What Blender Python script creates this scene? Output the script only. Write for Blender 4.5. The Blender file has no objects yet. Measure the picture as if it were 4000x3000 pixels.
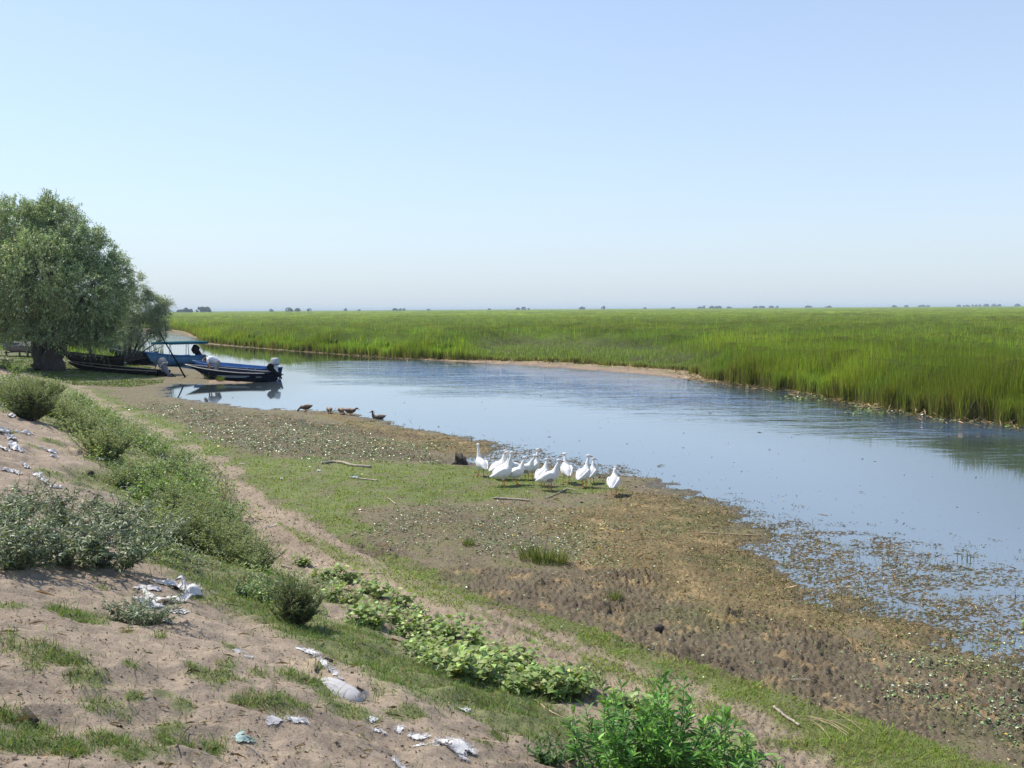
import bpy, math, random
import numpy as np
from mathutils import Vector, Matrix

rng = np.random.default_rng(11)
random.seed(11)
R = math.radians

# ------------------------------------------------------------------ camera
EYE = np.array([0.0, 0.0, 4.0])
FPX = 3600.0                      # focal length in photo pixels (4000 wide)
PITCH = math.atan((1500 - 1207) / FPX)
ROLL = R(0.36)
_f = np.array([0, math.cos(PITCH), -math.sin(PITCH)])
_r0 = np.array([1.0, 0, 0])
_u0 = np.cross(_r0, _f)
CR = math.cos(ROLL) * _r0 - math.sin(ROLL) * _u0
CU = math.cos(ROLL) * _u0 + math.sin(ROLL) * _r0
sc = bpy.context.scene
C = sc.collection
cam_d = bpy.data.cameras.new('camera')
cam = bpy.data.objects.new('camera', cam_d)
C.objects.link(cam)
cam_d.sensor_width = 36.0
cam_d.lens = 36.0 * FPX / 4000.0
cam_d.clip_start = 0.1
cam_d.clip_end = 20000
M4 = Matrix(((CR[0], CU[0], -_f[0], EYE[0]), (CR[1], CU[1], -_f[1], EYE[1]), (CR[2], CU[2], -_f[2], EYE[2]), (0, 0, 0, 1)))
cam.matrix_world = M4
sc.camera = cam

# ------------------------------------------------------------------ light
SUN_EL, SUN_AZ = R(56), R(-60)     # azimuth from +Y towards +X
world = bpy.data.worlds.new("World")
sc.world = world
world.use_nodes = True
wn = world.node_tree
wn.nodes.clear()
wo = wn.nodes.new('ShaderNodeOutputWorld')
bg = wn.nodes.new('ShaderNodeBackground')
sky = wn.nodes.new('ShaderNodeTexSky')
sky.sky_type = 'NISHITA'
sky.sun_disc = False
sky.sun_elevation = SUN_EL
sky.sun_rotation = SUN_AZ
sky.altitude = 0
sky.air_density = 1.0
sky.dust_density = 0.35
sky.ozone_density = 2.5
bg.inputs['Strength'].default_value = 0.124
# bright summer haze thickening towards the horizon
wtc = wn.nodes.new('ShaderNodeTexCoord'); wsx = wn.nodes.new('ShaderNodeSeparateXYZ'); wn.links.new(wtc.outputs['Generated'], wsx.inputs[0])
def wmath(op, a, b):
    m_ = wn.nodes.new('ShaderNodeMath'); m_.operation = op
    for i_, v_ in enumerate((a, b)):
        if hasattr(v_, 'links'): wn.links.new(v_, m_.inputs[i_])
        else: m_.inputs[i_].default_value = v_
    return m_.outputs[0]
zc = wmath('MAXIMUM', wsx.outputs[2], 0.0)
ex = wmath('POWER', 2.718, wmath('MULTIPLY', zc, -7.5))
hi_ = wn.nodes.new('ShaderNodeMapRange'); wn.links.new(zc, hi_.inputs[0]); hi_.inputs[1].default_value = 0.30; hi_.inputs[2].default_value = 0.75; hi_.inputs[3].default_value = 0.36; hi_.inputs[4].default_value = 0.02
fac = wmath('ADD', wmath('MULTIPLY', ex, 0.60), hi_.outputs[0])
hz = wn.nodes.new('ShaderNodeMix'); hz.data_type = 'RGBA'; wn.links.new(ex, hz.inputs[0])
hz.inputs[6].default_value = (0.69 / 0.15, 0.795 / 0.15, 0.99 / 0.15, 1); hz.inputs[7].default_value = (0.62 / 0.15, 0.725 / 0.15, 0.83 / 0.15, 1)
gn = wn.nodes.new('ShaderNodeMix'); gn.data_type = 'RGBA'; gn.blend_type = 'MULTIPLY'; gn.inputs[0].default_value = 1.0; gn.inputs[7].default_value = (1.3, 1.3, 1.3, 1)
wn.links.new(sky.outputs[0], gn.inputs[6])
sm_ = wn.nodes.new('ShaderNodeMix'); sm_.data_type = 'RGBA'; wn.links.new(fac, sm_.inputs[0]); wn.links.new(gn.outputs[2], sm_.inputs[6]); wn.links.new(hz.outputs[2], sm_.inputs[7])
wn.links.new(sm_.outputs[2], bg.inputs['Color'])
wn.links.new(bg.outputs[0], wo.inputs['Surface'])

sun_d = bpy.data.lights.new('sun', 'SUN')
sun_d.energy = 4.8
sun_d.angle = R(0.55)
sun_d.color = (1.0, 0.93, 0.81)
sun = bpy.data.objects.new('sun', sun_d)
C.objects.link(sun)
sdir = Vector((math.sin(SUN_AZ) * math.cos(SUN_EL), math.cos(SUN_AZ) * math.cos(SUN_EL), math.sin(SUN_EL)))
sun.rotation_euler = sdir.to_track_quat('Z', 'Y').to_euler()

vs = sc.view_settings
vs.view_transform = 'Standard'
vs.look = 'None'
vs.exposure = 0.25
vs.gamma = 1.0
vs.use_curve_mapping = False
sc.cycles.use_denoising = True
sc.cycles.max_bounces = 6
sc.cycles.diffuse_bounces = 2
sc.cycles.glossy_bounces = 3
sc.cycles.transmission_bounces = 3
sc.cycles.transparent_max_bounces = 4
sc.cycles.volume_bounces = 0
sc.cycles.sample_clamp_indirect = 4.0

# ------------------------------------------------------------------ noise and geometry helpers
def _hash(ix, iy, seed):
    h = (ix.astype(np.int64) * 374761393 + iy.astype(np.int64) * 668265263 + seed * 1274126177) & 0xFFFFFFFF
    h = ((h ^ (h >> 13)) * 1274126177) & 0xFFFFFFFF
    h = h ^ (h >> 16)
    return (h & 0xFFFF) / 65535.0

def vnoise(x, y, s=1.0, seed=0):
    """gradient noise, about -1..1, feature size s metres"""
    x = np.asarray(x, float) / s + seed * 17.13
    y = np.asarray(y, float) / s - seed * 9.71
    xi, yi = np.floor(x), np.floor(y)
    fx, fy = x - xi, y - yi
    u, v = fx * fx * fx * (fx * (fx * 6 - 15) + 10), fy * fy * fy * (fy * (fy * 6 - 15) + 10)
    def g(ox, oy):
        a = _hash(xi + ox, yi + oy, seed) * 2 * np.pi
        return np.cos(a) * (fx - ox) + np.sin(a) * (fy - oy)
    n0 = g(0, 0) * (1 - u) + g(1, 0) * u
    n1 = g(0, 1) * (1 - u) + g(1, 1) * u
    return (n0 * (1 - v) + n1 * v) * 1.5

def fbm(x, y, s, octv=3, seed=0, gain=0.5):
    t, a = 0, 1.0
    for k in range(octv):
        t = t + a * vnoise(x, y, s / 2 ** k, seed + k)
        a *= gain
    return t

def sstep(a, b, x):
    t = np.clip((x - a) / (b - a), 0, 1)
    return t * t * (3 - 2 * t)

def seg_dist(X, Y, P, closed=True):
    P = np.asarray(P, float)
    n = len(P)
    d2 = np.full(X.shape, 1e18)
    for i in range(n if closed else n - 1):
        a, b = P[i], P[(i + 1) % n]
        ab = b - a
        L = ab @ ab + 1e-12
        t = np.clip(((X - a[0]) * ab[0] + (Y - a[1]) * ab[1]) / L, 0, 1)
        dx, dy = X - (a[0] + t * ab[0]), Y - (a[1] + t * ab[1])
        d2 = np.minimum(d2, dx * dx + dy * dy)
    return np.sqrt(d2)

def inside(X, Y, P):
    P = np.asarray(P, float)
    r = np.zeros(X.shape, bool)
    n = len(P)
    for i in range(n):
        (x1, y1), (x2, y2) = P[i], P[(i + 1) % n]
        c = (y1 > Y) != (y2 > Y)
        if y1 != y2:
            r ^= c & (X < (x2 - x1) * (Y - y1) / (y2 - y1) + x1)
    return r

def sdpoly(X, Y, P):
    """signed distance, positive inside"""
    d = seg_dist(X, Y, P)
    return np.where(inside(X, Y, P), d, -d)

def ray(px, py):
    d = _f * FPX + CR * (px - 2000) - CU * (py - 1500)
    return d / np.linalg.norm(d)

def G(px, py, z=0.0):
    d = ray(px, py)
    t = (EYE[2] - z) / -d[2]
    return EYE + d * t

def W(pts, z=0.0):
    return np.array([G(px, py, z)[:2] for px, py in pts])

# ------------------------------------------------------------------ the plan of the place (metres)
WATER = np.vstack([W([(455, 1302), (457, 1400), (560, 1428), (700, 1434), (790, 1448), (840, 1470), (930, 1487), (990, 1492), (960, 1497),
           (800, 1502), (690, 1500), (655, 1512), (645, 1545), (720, 1560), (850, 1578), (1000, 1598), (1130, 1600), (1270, 1606),
           (1390, 1616), (1500, 1646), (1650, 1682), (1820, 1708), (1970, 1740), (1930, 1768), (1850, 1790), (1835, 1812),
           (1990, 1816), (2100, 1812), (2200, 1830), (2330, 1850), (2420, 1860), (2570, 1876), (2715, 1932), (2860, 1990),
           (2960, 2070), (3010, 2150), (3150, 2230), (3300, 2300), (3500, 2370), (3700, 2420), (3850, 2480), (4000, 2520), (4700, 2750)]),
           [[60, 0], [80, 10]],
           W([(5600, 2000), (4600, 1760), (4000, 1660), (3700, 1630), (3430, 1590), (3160, 1535), (2890, 1500), (2740, 1490),
           (2530, 1465), (2350, 1450), (2170, 1437), (1950, 1423), (1630, 1404), (1540, 1400), (1370, 1388), (1120, 1370), (900, 1352),
           (790, 1343), (800, 1332), (770, 1323), (690, 1310), (640, 1305)])])
TOE = np.vstack([W([(2900, 3120), (2700, 2960), (2450, 2780), (2200, 2660), (1700, 2470), (1250, 2245), (1060, 2160), (940, 2030), (900, 1900),
                    (800, 1800), (640, 1700), (470, 1600), (330, 1520), (180, 1450), (100, 1400), (-150, 1370)], 0.27)])
TOE = np.vstack([[[9.0, -2.0], [4.5, 3.5]], TOE, [[-70, 90]]])
BANK = np.vstack([TOE, [[-200, 90], [-200, -60], [30, -60]]])
REED_EDGE = W([(5600, 1960), (4600, 1748), (4000, 1652), (3700, 1622), (3430, 1582), (3160, 1528), (2890, 1494), (2760, 1478), (2690, 1452),
               (2400, 1430), (2170, 1415), (1800, 1404), (1600, 1396), (1540, 1394), (1370, 1382), (1120, 1364), (900, 1346), (800, 1336),
               (780, 1318), (730, 1296), (640, 1284), (450, 1280)], 0.1)
REED = np.vstack([REED_EDGE, [[-2500, 700], [-9000, 9000], [9000, 9000], [9000, -50], [120, -20]]])

def base_h(X, Y):
    dw = sdpoly(X, Y, WATER)
    db = sdpoly(X, Y, BANK)
    near = (X < 0.55 * Y + 6)
    far_side = inside(X, Y, REED) | (Y > 130)
    land = np.where(far_side, 0.14 * (1 - np.exp(dw / 3.0)), 0.34 * (1 - np.exp(dw / 4.5)))
    wet = -0.5 * (1 - np.exp(-dw / 7.0))
    h = np.where(dw > 0, wet, land)
    s = np.maximum(db, 0)
    rise = 0.355 * np.where(s > 0.6, s - 0.3, s * s / 1.2)
    rise = np.where(rise > 1.9, 1.9 + (1 - np.exp(-(rise - 1.9) / 1.6)) * 1.6, rise)
    rise = rise * (1 - 0.55 * sstep(25, 45, Y))
    h = h + rise
    # the low cut where the grass verge drops to the mud
    return h, dw, db

def W2(pts, z=0.3):
    pts = np.array(pts, float)
    z = np.full(len(pts), float(z))
    for _ in range(12):
        P = np.array([G(px, py, zz) for (px, py), zz in zip(pts, z)])
        z = 0.5 * z + 0.5 * np.clip(base_h(P[:, 0], P[:, 1])[0], 0, 3)
    return P[:, :2]

CUT = W2([(1180, 2030), (1300, 2085), (1400, 2150), (1500, 2200), (1620, 2255), (1760, 2310), (1900, 2350), (2100, 2400), (2300, 2450), (2500, 2530), (2800, 2620),
         (3100, 2740), (3500, 2860), (4300, 3080)], 0.25)
DIRT = W2([(863, 1826), (900, 1850), (981, 1908), (1071, 1971), (1184, 2021), (1320, 2070), (1433, 2130), (1546, 2195), (1795, 2305), (1884, 2355), (2086, 2425),
          (2403, 2565), (2660, 2650), (2853, 2735), (3100, 2860), (3400, 3000), (3700, 3200), (2900, 3300), (2700, 2960), (2400, 2760),
          (2250, 2680), (2000, 2540), (1750, 2450), (1500, 2340), (1250, 2235), (1080, 2179), (1017, 2093), (904, 1998), (917, 1903)], 0.35)
PATH_UP = W2([(890, 1850), (760, 1760), (640, 1690), (520, 1640), (430, 1590), (330, 1530), (230, 1480)], 0.35)
MID = W2([(1071, 2043), (1134, 2070), (1220, 2111), (1297, 2147), (1360, 2192), (1442, 2215), (1505, 2242), (1636, 2296), (1770, 2353), (1846, 2385),
         (2042, 2467), (2276, 2556), (2500, 2660), (2900, 2830)], 0.35)
VERGE = W2([(1184, 2016), (1320, 2057), (1433, 2116), (1546, 2179), (1636, 2229), (1738, 2271), (1884, 2347), (2086, 2400), (2213, 2440), (2403, 2520),
           (2593, 2590), (2663, 2601), (2853, 2684), (3043, 2760), (3233, 2830), (3450, 2950), (3800, 3100)], 0.33)
MEADOW = W2([(300, 1520), (420, 1590), (560, 1650), (700, 1720), (850, 1790), (900, 1830), (985, 1900), (1080, 1965), (1190, 2010), (1340, 2060), (1420, 2060), (1450, 1990),
            (1700, 1960), (1850, 1960), (2050, 1920), (2300, 1930), (2450, 1915), (2380, 1880), (2100, 1850), (1900, 1825), (1700, 1815), (1300, 1800), (1000, 1780),
            (850, 1740), (700, 1660), (560, 1600), (460, 1555), (380, 1520)], 0.3)
LILY1 = W2([(470, 1590), (600, 1570), (800, 1590), (1000, 1620), (1250, 1650), (1450, 1710), (1700, 1740), (1750, 1800), (1500, 1800), (1300, 1795), (1000, 1770), (850, 1730),
           (700, 1650), (560, 1610)], 0.2)
LILY2 = W2([(1450, 2010), (1700, 1990), (2100, 1990), (2450, 2030), (2500, 2090), (2300, 2160), (1950, 2150), (1650, 2110), (1480, 2080)], 0.2)
LILY3 = W2([(3450, 2540), (4100, 2500), (4200, 2950), (3900, 2960), (3600, 2700)], 0.1)
ALGAE = W2([(1250, 1610), (1700, 1700), (2000, 1740), (1900, 1800), (1700, 1770), (1400, 1690)], 0.1)
FLOAT = W([(2780, 1960), (2950, 2030), (3100, 2060), (3350, 2100), (3700, 2160), (3900, 2240), (3750, 2320), (3900, 2310), (4200, 2260), (4500, 2600), (3900, 2560), (3500, 2450), (3150, 2310), (2900, 2130)], 0.0)
FLOAT2 = W2([(1780, 1730), (1900, 1735), (2050, 1745), (2200, 1790), (2420, 1830), (2500, 1870), (2300, 1860), (2100, 1830), (1850, 1815)], 0.0)
ALGAE2 = W2([(2300, 1960), (2400, 1900), (2700, 1950), (2900, 2020), (3000, 2120), (3500, 2350), (4100, 2500), (4200, 2640), (3600, 2560), (3100, 2480), (2650, 2380), (2350, 2260), (2200, 2120), (2150, 2010)], 0.1)
MUD = W2([(1450, 2100), (1700, 2180), (2000, 2200), (2400, 2230), (2700, 2330), (3200, 2450), (3700, 2560), (4200, 2700), (4300, 3050), (3500, 2860), (3100, 2740), (2800, 2620),
         (2500, 2530), (2300, 2450), (2100, 2400), (1760, 2310), (1500, 2200), (1350, 2080)], 0.2)
MUD2 = W2([(1150, 1625), (1700, 1720), (1450, 1705), (1100, 1660), (700, 1650), (800, 1610)], 0.2)
GREEN_SLOPE = W2([(700, 2210), (1100, 2290), (1200, 2380), (1700, 2560), (2000, 2660), (2300, 2800), (2350, 2900), (2100, 2860), (1900, 2800), (1500, 2680), (1250, 2560),
                 (900, 2400), (740, 2300)], 0.8)
GREEN_SLOPE2 = W2([(350, 1830), (500, 1870), (640, 1930), (900, 2050), (1100, 2250), (900, 2250), (650, 2100), (450, 1960), (300, 1880)], 0.8)
SHRUB_BAND = W2([(-200, 1480), (200, 1470), (480, 1620), (850, 1800), (900, 1900), (920, 2060), (1100, 2220), (1300, 2350), (1150, 2420), (900, 2250), (600, 2200), (500, 1900),
                (350, 1780), (200, 1650), (-200, 1560)], 0.8)
TUFTS = [(60, 2520, 0.35), (130, 2600, 0.2), (230, 2580, 0.28), (330, 2640, 0.25), (300, 2400, 0.3), (370, 2420, 0.25), (400, 2760, 0.25), (350, 2770, 0.2), (470, 2790, 0.15), (20, 2800, 0.2),
         (500, 2590, 0.1), (30, 2880, 0.3), (150, 2850, 0.2), (280, 2920, 0.25), (420, 2890, 0.3), (500, 2940, 0.25), (850, 2640, 0.3), (900, 2600, 0.15), (970, 2740, 0.22),
         (1080, 2740, 0.25), (1110, 2730, 0.2), (620, 2700, 0.12), (720, 2750, 0.12), (900, 2520, 0.12), (1000, 2620, 0.18), (1150, 2640, 0.3), (1230, 2670, 0.3), (1280, 2720, 0.3), (1350, 2760, 0.3),
         (1420, 2790, 0.2), (500, 2470, 0.15), (620, 2480, 0.15), (400, 2300, 0.1), (50, 2360, 0.15), (530, 2720, 0.1), (680, 2830, 0.2), (640, 2700, 0.15), (700, 2900, 0.2), (830, 2920, 0.15),
         (1250, 2600, 0.15), (1550, 2800, 0.2), (1620, 2780, 0.2), (1880, 2900, 0.12), (1950, 2880, 0.12), (620, 2920, 0.2), (760, 2600, 0.1), (210, 1850, 0.4), (300, 1880, 0.4), (120, 1740, 0.3),
         (60, 1690, 0.3), (200, 1720, 0.4), (2050, 2460, 0.2), (2080, 2470, 0.15), (2300, 2640, 0.3), (2350, 2620, 0.25), (3050, 2880, 0.3), (3200, 2900, 0.35), (3420, 2960, 0.4), (3300, 2970, 0.3), (3600, 2990, 0.4)]

def zones(X, Y):
    j1 = fbm(X, Y, 1.4, 3, 3)
    j2 = fbm(X, Y, 0.35, 3, 9)
    def m(P, soft, jit=0.35):
        return sstep(-soft, soft, sdpoly(X, Y, P) + jit * j1 + 0.15 * j2)
    z = {}
    z['dirt'] = np.maximum(m(DIRT, 0.08, 0.15), 0.8 * sstep(0.45, 0.15, seg_dist(X, Y, PATH_UP, False) + 0.4 * j1))
    z['mid'] = sstep(0.20, 0.08, seg_dist(X, Y, MID, False) + 0.14 * j1 + 0.06 * j2)
    dv = seg_dist(X, Y, VERGE, False)
    wv = 0.20 + 0.36 * sstep(12.5, 8.5, Y)
    z['verge'] = sstep(wv + 0.1, wv - 0.1, dv + 0.2 * j1 + 0.06 * j2)
    z['meadow'] = m(MEADOW, 0.3, 0.5)
    z['lily'] = np.maximum.reduce([m(LILY1, 0.5, 0.9), 0.5 * m(LILY2, 0.5, 0.7), 0.25 * m(LILY3, 0.5, 0.7)])
    z['algae'] = np.maximum(m(ALGAE, 0.4, 0.8), m(ALGAE2, 0.4, 0.8))
    z['mud'] = np.maximum(m(MUD, 0.25, 0.5), 0.8 * m(MUD2, 0.3, 0.8))
    g = np.maximum(m(GREEN_SLOPE, 0.35, 0.5), m(GREEN_SLOPE2, 0.4, 0.6))
    g = np.maximum(g, 0.9 * m(SHRUB_BAND, 0.4, 0.4))
    z['slope'] = g
    t = np.zeros(X.shape)
    for px, py, r in TUFTS:
        r = r * (0.72 if px < 700 and py > 2450 else 0.9)
        p = TUFT_XY[(px, py)] if TUFT_XY else G(px, py, 1.2)
        k = (np.abs(X - p[0]) < r * 2.5) & (np.abs(Y - p[1]) < r * 2.5)
        if k.any():
            d = np.hypot(X[k] - p[0], Y[k] - p[1])
            t[k] = np.maximum(t[k], sstep(r * 1.15, r * 0.25, d * 1.25 + 0.55 * r * j2[k] + 0.25 * r * j1[k]))
    z['tuft'] = t
    return z
TUFT_XY = {}

def terrain(X, Y, fine=True):
    X, Y = np.asarray(X, float), np.asarray(Y, float)
    h, dw, db = base_h(X, Y)
    r = np.hypot(X, Y)
    near = sstep(120, 60, r) * (Y > -30)
    # verge bench: ground left of CUT is higher than the mud to its right
    dc = seg_dist(X, Y, CUT, False)
    cutside = inside(X, Y, CUTPOLY)
    h = h + np.where(cutside, -0.11 * sstep(0.0, 0.12, dc + 0.05 * vnoise(X, Y, 0.3, 5)) * np.exp(-dc / 2.5), 0) * sstep(17.0, 14.5, Y)
    slope = sstep(-0.2, 0.5, db)
    flat = (1 - slope)
    # erosion hummocks on the sandy slope
    n1 = fbm(X + 0.35 * Y, Y, 1.1, 3, 21)
    n2 = fbm(X, Y, 0.33, 3, 31)
    ridge = 1 - np.abs(vnoise(X * 0.8 + Y * 0.62, (Y * 0.8 - X * 0.62) * 1.9, 0.75, 41)) * 1.5
    r2 = 1 - np.abs(vnoise(X * 0.55 + Y * 0.84, (Y * 0.55 - X * 0.84) * 0.45, 0.42, 43)) * 2
    h = h + near * slope * (0.055 * n1 + 0.022 * n2 + 0.045 * ridge + 0.016 * r2 - 0.035)
    h = h + near * flat * 0.02 * n1 * sstep(0, 2, -dw)
    # ragged mud / algae edge of the water
    wobble = 0.035 * fbm(X, Y, 0.9, 4, 51, 0.6)
    edge = np.exp(-(dw / 2.2) ** 2) * (Y < 60)
    h = h + edge * wobble
    return h, dw, db
CUTPOLY = np.vstack([CUT, [[14, 12], [14, 24], [-2.5, 20]]])

def ground_hit(px, py):
    d = ray(px, py)
    t = 2.0 * np.exp(np.linspace(0, math.log(4000 / 2.0), 900))
    P = EYE[None] + d[None] * t[:, None]
    h = np.maximum(terrain(P[:, 0], P[:, 1])[0], 0)
    below = P[:, 2] < h
    i = int(np.argmax(below)) if below.any() else len(t) - 1
    a, b = t[max(i - 1, 0)], t[i]
    for _ in range(18):
        m = (a + b) / 2
        p = EYE + d * m
        if p[2] < max(float(terrain(p[0:1], p[1:2])[0][0]), 0):
            b = m
        else:
            a = m
    p = EYE + d * b
    return np.array([p[0], p[1], max(float(terrain(p[0:1], p[1:2])[0][0]), 0)])

def gh(x, y):
    return float(terrain(np.array([x]), np.array([y]))[0][0])

# ------------------------------------------------------------------ mesh helpers
def mesh_np(name, V, F, mats, col=None, smooth=False, midx=None, attrs=None):
    """V (n,3); F list of arrays (k,3) or (k,4)"""
    if not isinstance(F, (list, tuple)):
        F = [F]
    F = [np.asarray(f, np.int32) for f in F if len(f)]
    me = bpy.data.meshes.new(name)
    V = np.asarray(V, np.float32)
    me.vertices.add(len(V))
    me.vertices.foreach_set('co', V.ravel())
    tot = sum(f.size for f in F)
    np_ = sum(len(f) for f in F)
    me.loops.add(tot)
    me.polygons.add(np_)
    me.loops.foreach_set('vertex_index', np.concatenate([f.ravel() for f in F]))
    ls = np.concatenate([np.full(len(f), f.shape[1]) for f in F])
    st = np.concatenate([[0], np.cumsum(ls)[:-1]]).astype(np.int32)
    me.polygons.foreach_set('loop_start', st)
    if midx is not None:
        me.polygons.foreach_set('material_index', np.asarray(midx, np.int32))
    me.update(calc_edges=True)
    if smooth:
        me.polygons.foreach_set('use_smooth', np.ones(np_, bool))
    if col is not None:
        a = me.color_attributes.new('Col', 'FLOAT_COLOR', 'POINT')
        c = np.ones((len(V), 4), np.float32)
        c[:, :3] = np.clip(col, 0, 1)
        a.data.foreach_set('color', c.ravel())
    for k, v in (attrs or {}).items():
        a = me.attributes.new(k, 'FLOAT', 'POINT')
        a.data.foreach_set('value', np.asarray(v, np.float32))
    for m in (mats if isinstance(mats, (list, tuple)) else [mats]):
        me.materials.append(m)
    return me

def link(name, me, parent=None, loc=None, rz=0.0):
    o = bpy.data.objects.new(name, me)
    C.objects.link(o)
    if parent is not None:
        o.parent = parent
    if loc is not None:
        o.location = loc
    if rz:
        o.rotation_euler = (0, 0, rz)
    return o

def tag(o, label=None, cat=None, group=None, kind=None):
    if label: o['label'] = label
    if cat: o['category'] = cat
    if group: o['group'] = group
    if kind: o['kind'] = kind
    return o

def empty(name, loc, rz, label, cat, group=None):
    o = bpy.data.objects.new(name, None)
    C.objects.link(o)
    o.empty_display_size = 0.2
    o.location = loc
    o.rotation_euler = (0, 0, rz)
    return tag(o, label, cat, group)

# ------------------------------------------------------------------ materials
def new_mat(name):
    m = bpy.data.materials.new(name)
    m.use_nodes = True
    n = m.node_tree
    n.nodes.clear()
    out = n.nodes.new('ShaderNodeOutputMaterial')
    b = n.nodes.new('ShaderNodeBsdfPrincipled')
    n.links.new(b.outputs[0], out.inputs['Surface'])
    return m, n, b, out

def noise_node(n, scale, detail=4, rough=0.6, coord='Object'):
    tc = n.nodes.new('ShaderNodeTexCoord')
    t = n.nodes.new('ShaderNodeTexNoise')
    t.inputs['Scale'].default_value = scale
    t.inputs['Detail'].default_value = detail
    t.inputs['Roughness'].default_value = rough
    n.links.new(tc.outputs[coord], t.inputs['Vector'])
    return t

def mix_col(n, fac, a, b, mode='MIX'):
    m = n.nodes.new('ShaderNodeMix')
    m.data_type = 'RGBA'
    m.blend_type = mode
    for s, v in ((0, fac), (6, a), (7, b)):
        if hasattr(v, 'is_linked') or hasattr(v, 'links'):
            n.links.new(v, m.inputs[s])
        else:
            m.inputs[s].default_value = v if s == 0 else (*v, 1.0)[:4]
    return m.outputs[2]

def ramp(n, src, a, b, lo=0.0, hi=1.0):
    r = n.nodes.new('ShaderNodeMapRange')
    n.links.new(src, r.inputs[0])
    r.inputs[1].default_value = a
    r.inputs[2].default_value = b
    r.inputs[3].default_value = lo
    r.inputs[4].default_value = hi
    return r.outputs[0]

def simple_mat(name, col, rough=0.6, var=0.25, scale=6.0, metal=0.0, spec=0.5, bump=0.0, dark=None):
    m, n, b, out = new_mat(name)
    t = noise_node(n, scale, 5, 0.65)
    f = ramp(n, t.outputs[0], 0.35, 0.65)
    c2 = dark if dark else tuple(c * (1 - var) for c in col)
    n.links.new(mix_col(n, f, col, c2), b.inputs['Base Color'])
    b.inputs['Roughness'].default_value = rough
    b.inputs['Metallic'].default_value = metal
    b.inputs['Specular IOR Level'].default_value = spec
    if bump:
        bn = n.nodes.new('ShaderNodeBump')
        bn.inputs['Strength'].default_value = 1.0
        bn.inputs['Distance'].default_value = bump
        t2 = noise_node(n, scale * 4, 4, 0.6)
        n.links.new(t2.outputs[0], bn.inputs['Height'])
        n.links.new(bn.outputs[0], b.inputs['Normal'])
    return m

def leaf_mat(name, rough=0.5, trans=0.35, spec=0.4, tint=(1.0, 1.0, 1.0), tr_tint=(1.15, 1.2, 0.5)):
    m, n, b, out = new_mat(name)
    at = n.nodes.new('ShaderNodeVertexColor')
    at.layer_name = 'Col'
    base = mix_col(n, 1.0, at.outputs[0], tint, 'MULTIPLY')
    n.links.new(base, b.inputs['Base Color'])
    b.inputs['Roughness'].default_value = rough
    b.inputs['Specular IOR Level'].default_value = spec
    tr = n.nodes.new('ShaderNodeBsdfTranslucent')
    n.links.new(mix_col(n, 1.0, base, tr_tint, 'MULTIPLY'), tr.inputs['Color'])
    mx = n.nodes.new('ShaderNodeMixShader')
    mx.inputs[0].default_value = trans
    n.links.new(b.outputs[0], mx.inputs[1])
    n.links.new(tr.outputs[0], mx.inputs[2])
    n.links.new(mx.outputs[0], out.inputs['Surface'])
    return m

M_REED = leaf_mat('reed_leaf', 0.55, 0.45, 0.25)
M_GRASS = leaf_mat('grass_blade', 0.6, 0.4, 0.25)
M_LEAF = leaf_mat('weed_leaf', 0.5, 0.3, 0.4)
M_WILLOW = leaf_mat('willow_leaf', 0.42, 0.22, 0.5, tr_tint=(1.0, 1.1, 0.5))
M_LILY = leaf_mat('floating_leaf', 0.34, 0.05, 0.6)
M_STRAW = leaf_mat('straw', 0.7, 0.1, 0.2)

# ------------------------------------------------------------------ blades and leaves in bulk
def blades(P, H, Wd, az, lean, bend, cb, ct, nseg=2):
    """tapered upright blades. returns V, F(list), col"""
    n = len(P)
    dx, dy = np.cos(az), np.sin(az)         # lean direction
    sx, sy = -dy, dx                         # width direction, twisted a little
    tw = rng.uniform(-1.2, 1.2, n)
    wx, wy = sx * np.cos(tw) - sy * np.sin(tw), sx * np.sin(tw) + sy * np.cos(tw)
    rows, cols = [], []
    for k in range(nseg + 1):
        t = k / nseg
        off = H * (lean * t + bend * t * t)
        z = H * t * (1 - 0.25 * bend * t)
        c = P + np.stack([dx * off, dy * off, z], 1)
        cc = cb * (1 - t) + ct * t
        if k < nseg:
            w = Wd * (1 - 0.35 * t) / 2
            o = np.stack([wx * w, wy * w, np.zeros(n)], 1)
            rows += [c - o, c + o]
            cols += [cc, cc]
        else:
            rows.append(c)
            cols.append(cc)
    m = 2 * nseg + 1
    V = np.stack(rows, 1).reshape(-1, 3)
    K = np.stack(cols, 1).reshape(-1, 3)
    b = (np.arange(n) * m)[:, None]
    F = []
    for k in range(nseg - 1):
        F.append(b + np.array([[2 * k, 2 * k + 1, 2 * k + 3, 2 * k + 2]]))
    T = b + np.array([[2 * nseg - 2, 2 * nseg - 1, 2 * nseg]])
    return V, F + [T], K

def leaves(P, D, L, Wd, col, cup=0.15, up=None):
    """rhombic leaves: base P, unit direction D, length L, width Wd; 5 verts, 4 tris folded along the midrib"""
    n = len(P)
    D = D / np.linalg.norm(D, axis=1, keepdims=True)
    if up is None:
        up = np.tile([0, 0, 1.0], (n, 1)) + rng.normal(0, 0.45, (n, 3))
    S = np.cross(D, up)
    S /= np.linalg.norm(S, axis=1, keepdims=True) + 1e-9
    N = np.cross(S, D)
    L, Wd = np.asarray(L)[:, None], np.asarray(Wd)[:, None]
    mid = P + D * L * 0.45
    a = P
    tip = P + D * L - N * L * cup
    l = mid - S * Wd / 2 + N * Wd * 0.18
    r = mid + S * Wd / 2 + N * Wd * 0.18
    V = np.stack([a, l, tip, r], 1).reshape(-1, 3)
    K = np.repeat(col, 4, axis=0)
    b = (np.arange(n) * 4)[:, None]
    T = np.concatenate([b + np.array([[0, 1, 2]]), b + np.array([[0, 2, 3]])])
    return V, [T], K

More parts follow.
